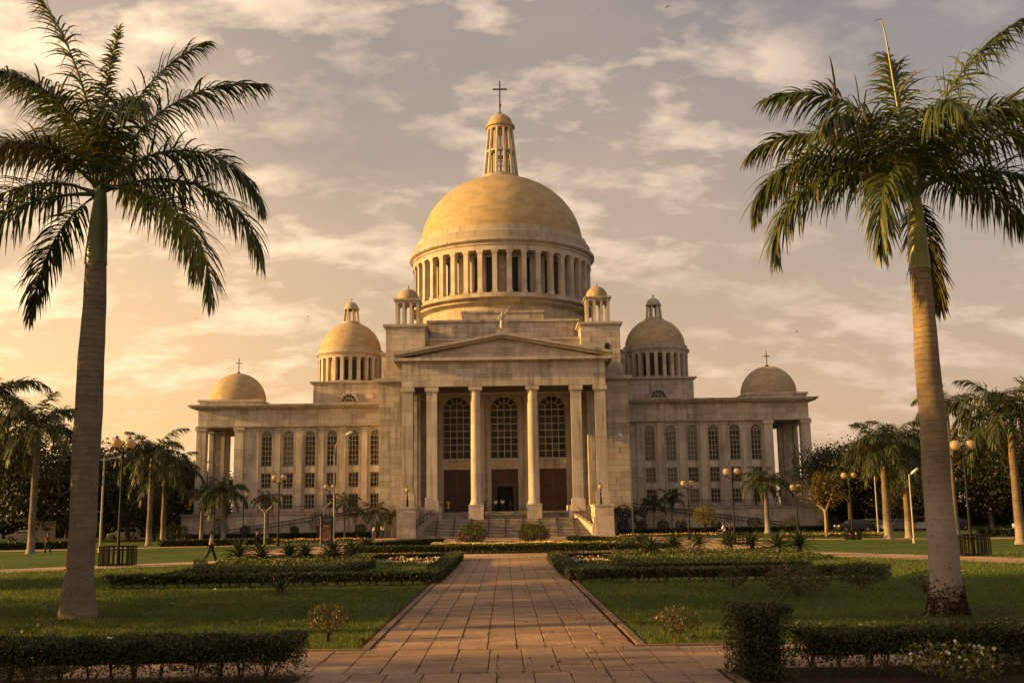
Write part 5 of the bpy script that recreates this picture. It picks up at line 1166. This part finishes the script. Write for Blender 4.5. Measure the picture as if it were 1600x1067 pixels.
# ---------------------------------------------------------------- cars
CARW = plain("white_car_paint", (.62, .60, .56), .25, .5, 0, .05); CARG = plain("grey_car_paint", (.16, .155, .15), .3, .5, .2, .05); CARD = plain("dark_car_paint", (.03, .03, .034), .25, .5, .2, .05); CARS_ = plain("silver_car_paint", (.35, .34, .33), .3, .5, .3, .05)
TYRE = plain("tyre_rubber", (.015, .014, .013), .9); RIM = plain("wheel_rim", (.35, .34, .32), .35, .5, .6); HEADL = plain("headlight_glass", (.7, .68, .62), .15, .5); TAILL = plain("tail_light", (.35, .02, .015), .25, .5); CGL = plain("car_glass", (.015, .017, .018), .06, .6)
def car_meshes(L, H, suv):
    b = MB(); hl = L/2; W_ = .86
    prof = [(-hl, .35), (-hl-.02, .62), (-hl+.12, .86), (-hl+.95, .98), (hl-.2, 1.02), (hl, .85), (hl, .38), (hl-.4, .28), (-hl+.3, .28)]
    b.prism(prof, -W_, W_)
    rf = [(-hl+1.0, .97), (-hl+1.75, H-.08), (-hl+2.1, H), (hl-(.55 if suv else 1.1), H), (hl-(.25 if suv else .75), H-.12), (hl-.1, 1.0)]
    b2 = MB(); n_ = len(rf); vs = []
    for sg in (-1, 1): vs += [(x, sg*(W_-.02 if z < 1.05 else W_-.17), z) for x, z in rf]
    b2.add(vs, [tuple(range(n_))[::-1], tuple(range(n_, 2*n_))]+[(i, i+1, n_+i+1, n_+i) for i in range(n_-1)])
    b.add(b2.v, b2.f); g = MB()
    for sg in (-1, 1):
        y0, y1 = sg*(W_-.045), sg*(W_-.165); x0, x1 = -hl+1.28, hl-(.55 if suv else 1.15); m_ = (x0+x1)/2
        for a, c, t0, t1 in ((x0, m_-.05, .55, 0), (m_+.05, x1, 0, -.12)): g.add([(a, y0, 1.06), (c, y0, 1.06), (c+t1, y1, H-.12), (a+t0, y1, H-.12)], [(0, 1, 2, 3)])
    g.add([(-hl+1.06, -W_+.12, 1.02), (-hl+1.06, W_-.12, 1.02), (-hl+1.72, W_-.24, H-.1), (-hl+1.72, -W_+.24, H-.1)], [(0, 1, 2, 3)])
    for v in range(len(g.v)): x, y_, z = g.v[v]; g.v[v] = (x-(.012 if v >= 16 else 0), y_*1.012, z+.006)
    return b, g
def car(label, x, y, rz, m, L=4.4, H=1.5, suv=False):
    t = thing('parked_car', label, 'car', (x, y, 0), rz, 'cars parked under the trees'); b, g = car_meshes(L, H, suv)
    o = b.build('body', m, t); bv = o.modifiers.new('edge', 'BEVEL'); bv.width = .05; bv.segments = 2; bv.limit_method = 'ANGLE'
    g.build('window', CGL, t); hl = L/2
    tw = MB().lathe([(.18, -.1), (.31, -.1), (.33, -.06), (.33, .06), (.31, .1), (.18, .1)], 18).mesh('wheel', TYRE, True); rm = MB().lathe([(.01, .08), (.17, .09), (.2, .06), (.2, -.06), (.17, -.09), (.01, -.08)], 14).mesh('rim', RIM)
    for sx in (-hl+.8, hl-.85):
        for sy in (-.8, .8):
            w2 = link('wheel', tw, t, (sx, sy, .33)); w2.rotation_euler = (R(90), 0, 0); link('rim', rm, w2)
    for sy in (-.6, .6):
        MB().box(-hl-.03, -hl+.1, sy-.18, sy+.18, .66, .8).build('headlight', HEADL, t); MB().box(hl-.08, hl+.02, sy-.16, sy+.16, .68, .84).build('tail_light', TAILL, t)
for a in [('white estate car parked left under the trees', -54.8, 152, .15, CARW, 4.5, 1.6, True), ('grey car partly behind the palm trunk, next to the white estate car', -50.6, 154, .1, CARG, 4.3, 1.45), ('white car behind the dark low palm on the left', -44.6, 158, 2.9, CARW, 4.3, 1.5), ('white car at the far left edge', -75, 152, .1, CARW, 4.4, 1.5), ('silver car left of the signboard at the left edge', -70.2, 154, .1, CARS_, 4.4, 1.5),
          ('dark grey car left of the white car on the right', 47.2, 127.6, .5, CARG, 4.3, 1.5), ('white four-by-four parked on the right', 50.8, 129.4, .2, CARW, 4.6, 1.75, True), ('dark car right of the white four-by-four', 55.6, 131, .2, CARD, 4.4, 1.5), ('pale car half behind the right edge palm', 59.5, 118, .1, CARS_, 4.4, 1.5), ('dark car left of the swollen-trunk palm', 42.6, 128.5, .1, CARD, 4.4, 1.5), ('grey car parked near the right podium', 46.0, 133.5, .1, CARG, 4.4, 1.5)]: car(*a)

# ---------------------------------------------------------------- people
SKIN = plain("skin", (.12, .065, .04), .5, .35, 0, .1); HAIR = plain("hair", (.012, .010, .009), .7, .3)
_cl = {}
def cloth(c):
    if c not in _cl: _cl[c] = plain("cloth_%d" % len(_cl), c, .85, .15, 0, .2, 14)
    return _cl[c]
def skin_mesh(name, nodes, edges, m, root=0, sub=2):
    me = bpy.data.meshes.new(name); me.from_pydata([n_[0] for n_ in nodes], edges, []); o = bpy.data.objects.new(name, me); COL.objects.link(o)
    k = o.modifiers.new('s', 'SKIN'); k.use_smooth_shade = True
    for i, (p, r_) in enumerate(nodes): v = me.skin_vertices[0].data[i]; v.radius = r_ if hasattr(r_, '__len__') else (r_, r_); v.use_root = i == root
    o.modifiers.new('d', 'SUBSURF').levels = sub; o.modifiers['d'].render_levels = sub
    dg = bpy.context.evaluated_depsgraph_get(); e = bpy.data.meshes.new_from_object(o.evaluated_get(dg)); bpy.data.objects.remove(o); e.materials.clear(); e.materials.append(m); e.name = name; return e
def person(label, x, y, z, rz, h=1.7, shirt=(.6, .58, .55), trous=(.03, .03, .035), legs=(0, 0, 0, 0), arms=(5, 10, 5, 10), lean=0, skirt=False, hair=True, bag=None, group='people at the cathedral'):
    """faces +x locally; legs=(thigh L, knee L, thigh R, knee R) degrees, arms likewise"""
    t = thing('person', label, 'person', (x, y, z), rz, group); s = h/1.75
    def lim(p, a1, a2, l1, l2): q = (p[0]+math.sin(R(a1))*l1, p[1], p[2]-math.cos(R(a1))*l1); w2 = (q[0]+math.sin(R(a1-a2))*l2, q[1], q[2]-math.cos(R(a1-a2))*l2); return q, w2
    hip = .93; J = {}
    low = 0
    for sd, i in ((1, 0), (-1, 2)):
        hp = (0, sd*.095, hip); kn, an = lim(hp, legs[i], legs[i+1], .43, .43); J[sd] = [hp, kn, an]; low = min(low, an[2]-.09) if i else an[2]-.09
    dz = -low; ln = math.sin(R(lean))
    def up_(p): return (p[0]+ln*max(0, p[2]-hip), p[1], p[2])
    for sd, i in ((1, 0), (-1, 2)):
        sh = up_((0, sd*.185, 1.42)); el, wr = lim(sh, arms[i], -arms[i+1], .29, .25); J[sd] += [sh, (el[0], el[1]+sd*.03, el[2]), (wr[0], wr[1]+sd*.02, wr[2])]
    nodes = [((0, 0, hip), (.13, .11)), (up_((0, 0, 1.15)), (.12, .10)), (up_((0, 0, 1.36)), (.15, .10)), (up_((0, 0, 1.49)), .055), (up_((.02, 0, 1.60)), (.085, .075)), (up_((.02, 0, 1.69)), (.075, .07)), (up_((.105, 0, 1.60)), (.018, .018))]
    E = [(0, 1), (1, 2), (2, 3), (3, 4), (4, 5), (4, 6)]
    for sd in (1, -1):
        b0 = len(nodes); hp, kn, an, sh, el, wr = J[sd]; ft = (an[0]+.13, an[1], an[2]-.06)
        hd = Vector(wr)+(Vector(wr)-Vector(el)).normalized()*.10
        nodes += [(hp, .085), (kn, .058), (an, .042), (ft, .038), (sh, .06), (el, .042), (wr, .03), (tuple(hd), (.035, .022)), (tuple(hd+Vector((.03, 0, -.06))), (.018, .014)), (tuple(Vector(wr)+Vector((.05, -sd*.01, -.05))), .012)]
        E += [(0, b0), (b0, b0+1), (b0+1, b0+2), (b0+2, b0+3), (2, b0+4), (b0+4, b0+5), (b0+5, b0+6), (b0+6, b0+7), (b0+7, b0+8), (b0+6, b0+9)]
    off = lambda L_: [((p[0]*s, p[1]*s, (p[2]+dz)*s), tuple(q*s for q in r_) if hasattr(r_, '__len__') else r_*s) for p, r_ in L_]
    link('body', skin_mesh('body', off(nodes), E, SKIN), t)
    A, B = J[1], J[-1]; mid = lambda p, q, f: tuple(p[i]+(q[i]-p[i])*f for i in range(3))
    sn = [((0, 0, hip+.0), (.155, .125)), (up_((0, 0, 1.15)), (.148, .118)), (up_((0, 0, 1.37)), (.175, .115)), (up_((0, 0, 1.455)), .075)]; se = [(0, 1), (1, 2), (2, 3)]
    for q in (A, B):
        b0 = len(sn); sn += [(q[3], .078), (mid(q[3], q[4], .85), .062)]; se += [(2, b0), (b0, b0+1)]
    link('shirt', skin_mesh('shirt', off(sn), se, cloth(shirt)), t)
    if skirt: tn = [((0, 0, hip+.06), (.145, .12)), ((0, 0, .72), (.19, .16)), ((0, 0, .42), (.22, .2))]; te = [(0, 1), (1, 2)]
    else:
        tn = [((0, 0, hip+.05), (.15, .125))]; te = []
        for q in (A, B): b0 = len(tn); tn += [(q[0], .105), (q[1], .078), (mid(q[1], q[2], .92), .066)]; te += [(0, b0), (b0, b0+1), (b0+1, b0+2)]
    link('skirt' if skirt else 'trousers', skin_mesh('trousers', off(tn), te, cloth(trous)), t)
    for q in (A, B):
        an = q[2]; link('shoe', skin_mesh('shoe', off([((an[0]-.04, an[1], an[2]-.045), .05), ((an[0]+.06, an[1], an[2]-.055), .047), ((an[0]+.17, an[1], an[2]-.065), .036)]), [(0, 1), (1, 2)], cloth((.02, .018, .016)), 0, 1), t)
    hc = up_((-.005, 0, 1.655)); link('hair', skin_mesh('hair', off([(hc, (.092, .085)), ((hc[0]-.02, 0, hc[2]+.055), (.075, .07)), ((hc[0]-.045, 0, hc[2]-.05), (.07, .06))]), [(0, 1), (0, 2)], HAIR, 0, 2), t)
    if bag:
        w3 = Vector(A[5] if True else B[5])*s; link('bag', MB().box(-.16, .16, -.05, .05, -.36, 0).mesh('bag', cloth(bag)), t, (w3.x, w3.y, w3.z+dz*s-.08))
    return t
person('person striding along the left walk in a grey shirt and dark trousers', -17.45, 62.6, .02, 0.15, 1.98, (.30, .27, .23), (.05, .042, .035), (24, 6, -20, 14), (-20, 18, 22, 25), 4)
person('person all in black standing by the Y-shaped post', -21.2, 90.4, .02, 1.2, 1.7, (.012, .011, .012), (.012, .011, .012), (2, 0, -2, 0), (3, 8, 3, 8), skirt=False)
person('person in a white shirt near the leaning palm left of the steps', -15.0, 128.5, .02, 2.2, 1.7, (.72, .68, .66), (.03, .03, .04), (8, 0, -8, 0))
person('person in a pale top and blue skirt left of the steps', -16.2, 129, .02, .6, 1.6, (.55, .48, .46), (.10, .10, .14), (0, 0, 0, 0), (8, 30, 8, 40), 10, True)
person('person in a white shirt leaning by the low barred box on the right', 18.15, 87.2, .02, 2.6, 1.72, (.74, .70, .68), (.025, .025, .03), (6, 0, -4, 0), (25, 60, 15, 30), 6)
person('person in dark clothes seated low near the left end of the portico', -9.9, 133.2, 3.75, -1.3, 1.6, (.6, .56, .52), (.02, .02, .025), (70, 75, 66, 75), (30, 40, 30, 40), 8)
person('person with a yellow vest before the left portico door', -7.5, 138.6, 3.08, -1.5, 1.7, (.62, .42, .03), (.62, .42, .03), skirt=True)
person('dark photographer standing with raised arms by the left round column', -2.6, 134.3, 3.08, 0.1, 1.75, (.012, .011, .012), (.012, .011, .012), (4, 0, -4, 0), (60, 80, 55, 80), 4)
person('person in a white shirt at the left of the open doorway', -1.25, 139.2, 3.08, -1.6, 1.7, (.62, .58, .50), (.02, .02, .022), (8, 0, -8, 0))
person('person in a pinkish white shirt in the middle of the open doorway', -.35, 138.6, 3.08, -1.5, 1.72, (.66, .54, .54), (.02, .02, .024), (5, 0, -5, 0))
person('person in dark blue beside the pinkish shirt in the doorway', .65, 139, 3.08, -1.2, 1.55, (.03, .03, .06), (.03, .03, .05), (10, 0, -10, 0), (10, 40, 10, 40), skirt=True)
person('person in a red top on the far left walk', -37.2, 86.0, .02, 3.0, 1.7, (.30, .015, .012), (.03, .03, .035), (14, 4, -14, 8))
person('person in dark clothes walking beside the red top', -35.4, 87.0, .02, 3.0, 1.7, (.03, .026, .024), (.03, .025, .025), (14, 4, -14, 8))
person('small person in a dark red top seated under the right ramp', 27.0, 126.5, .02, -1.5, 1.2, (.20, .05, .03), (.05, .04, .03))
# ---------------------------------------------------------------- statue over the gable, birds, litter
STAT = plain('statue_marble', (.40, .35, .29), .6, .3, 0, .2, 5)
t = thing('statue', 'small pale stone statue of a robed figure with raised arm on the gable top', 'statue', (0, 130.6, 25.5))
MB().box(-.75, .75, -.45, .45, 0, .35).box(-.62, .62, -.36, .36, .35, .62).build('pedestal', TRIM, t)
t.scale = (1.15, 1.15, 1.1)
sn = [((-.12, 0, .62), (.34, .28)), ((-.12, 0, 1.2), (.26, .22)), ((-.1, 0, 1.75), (.24, .18)), ((-.08, 0, 2.15), (.27, .17)), ((-.06, 0, 2.4), .09), ((-.05, -.03, 2.62), (.13, .14)), ((.22, -.05, 2.2), .10), ((.42, -.1, 2.55), .08), ((.56, -.12, 2.95), .055), ((-.4, -.1, 2.05), .10), ((-.52, -.25, 1.7), .08), ((-.28, -.36, 1.6), .06), ((.3, 0, .62), (.24, .2)), ((.34, 0, 1.2), (.2, .17)), ((.36, -.02, 1.55), (.13, .12))]
link('figure', skin_mesh('figure', sn, [(0, 1), (1, 2), (2, 3), (3, 4), (4, 5), (3, 6), (6, 7), (7, 8), (3, 9), (9, 10), (10, 11), (0, 12), (12, 13), (13, 14)], STAT, 2), t)
MB().tube([(.56, -.12, 2.9), (.74, -.12, 3.05), (.86, -.12, 3.3)], [.05, .045, .03], 6).build('staff', TRIM, t)
BIRD = plain("bird_plumage", (.02, .018, .016), .7)
def bird(label, x, y, z, s, rz, flap):
    t = thing('bird', label, 'bird', (x, y, z), rz, 'birds in the sky')
    MB().tube([(-.2, 0, 0), (-.1, 0, .01), (.05, 0, .02), (.15, 0, .02), (.2, 0, .01)], [.01, .05, .06, .04, .012], 8).build('body', BIRD, t, smooth=True)
    for q in (-1, 1): MB().add([(-.06, 0, .02), (.08, 0, .02), (.03, q*.25, .02+flap*.18), (-.09, q*.25, .01+flap*.18), (-.12, q*.5, flap*.12)], [(0, 1, 2, 3), (3, 2, 4)]).build('wing', BIRD, t)
    t.scale = (s, s, s)
bird('dark bird in the clear sky left of the right palm', 16.4, 60, 27.4, .85, .6, 1.2)
for i, (lab, x, y, z) in enumerate([('tiny bird below the left fronds of the right palm', 24.5, 85, 17.3), ('tiny bird over the right middle dome', 3.3, 90, 22.9), ('tiny bird above the left corner dome', -30, 100, 22.0), ('tiny bird left of the left middle dome', -21, 110, 24.0), ('tiny bird at the top edge of the sky', 10.5, 60, 33.6)]): bird(lab, x, y, z, .5, i, .6-.3*i)
LITT = plain("litter_paper", (.7, .66, .6), .8, .2, 0, .15); DEADL = plain("fallen_leaf", (.06, .03, .015), .8, .2, 0, .5)
def scrap(name, label, cat, x, y, s, m, group, z=.05):
    g = random.Random(x*7.1+y); mb = MB()
    vs = [(g.uniform(.7, 1)*math.cos(a)*s, g.uniform(.6, 1)*math.sin(a)*s*.8, g.uniform(0, .6)*s) for a in [k*PI/3 for k in range(6)]]+[(0, 0, s*.35), (0, 0, 0)]
    mb.add(vs, [(i, (i+1) % 6, 6) for i in range(6)]+[((i+1) % 6, i, 7) for i in range(6)]); o = mb.build(name, m, None, (x, y, z)); tag(o, label, cat, group)
for lab, x, y, s in [('white crumpled paper on top of the left front hedge', -6.5, 17.6, .07), ('white paper scrap on the lawn behind the left front hedge', -6.9, 23.4, .09), ('small white scrap right of the paper on the left lawn', -6.4, 23.6, .06), ('white scrap on the grass right of the tall left palm', -10.3, 33.0, .08), ('white scrap at the left bed corner', -14.3, 43.6, .22),
                     ('white paper scrap beyond the tall right palm', 18.6, 43.2, .2), ('small white scrap near the right walk edge', 20.5, 48.0, .1), ('white scrap on the right bed hedge corner', 2.9, 41.2, .1)]:
    scrap('litter', lab, 'litter', x, y, s, LITT, 'scraps of white litter', .7 if 'top of' in lab else (.5 if 'hedge corner' in lab else .05))
for i in range(26):
    x, y = rnd.uniform(-2.5, 2.3), 1/rnd.uniform(1/45., 1/17.3); scrap('fallen_leaf', 'dark curled leaf lying on the paving of the main path', 'leaf', x, y, rnd.uniform(.03, .06), DEADL, 'dead leaves on the path', .045)
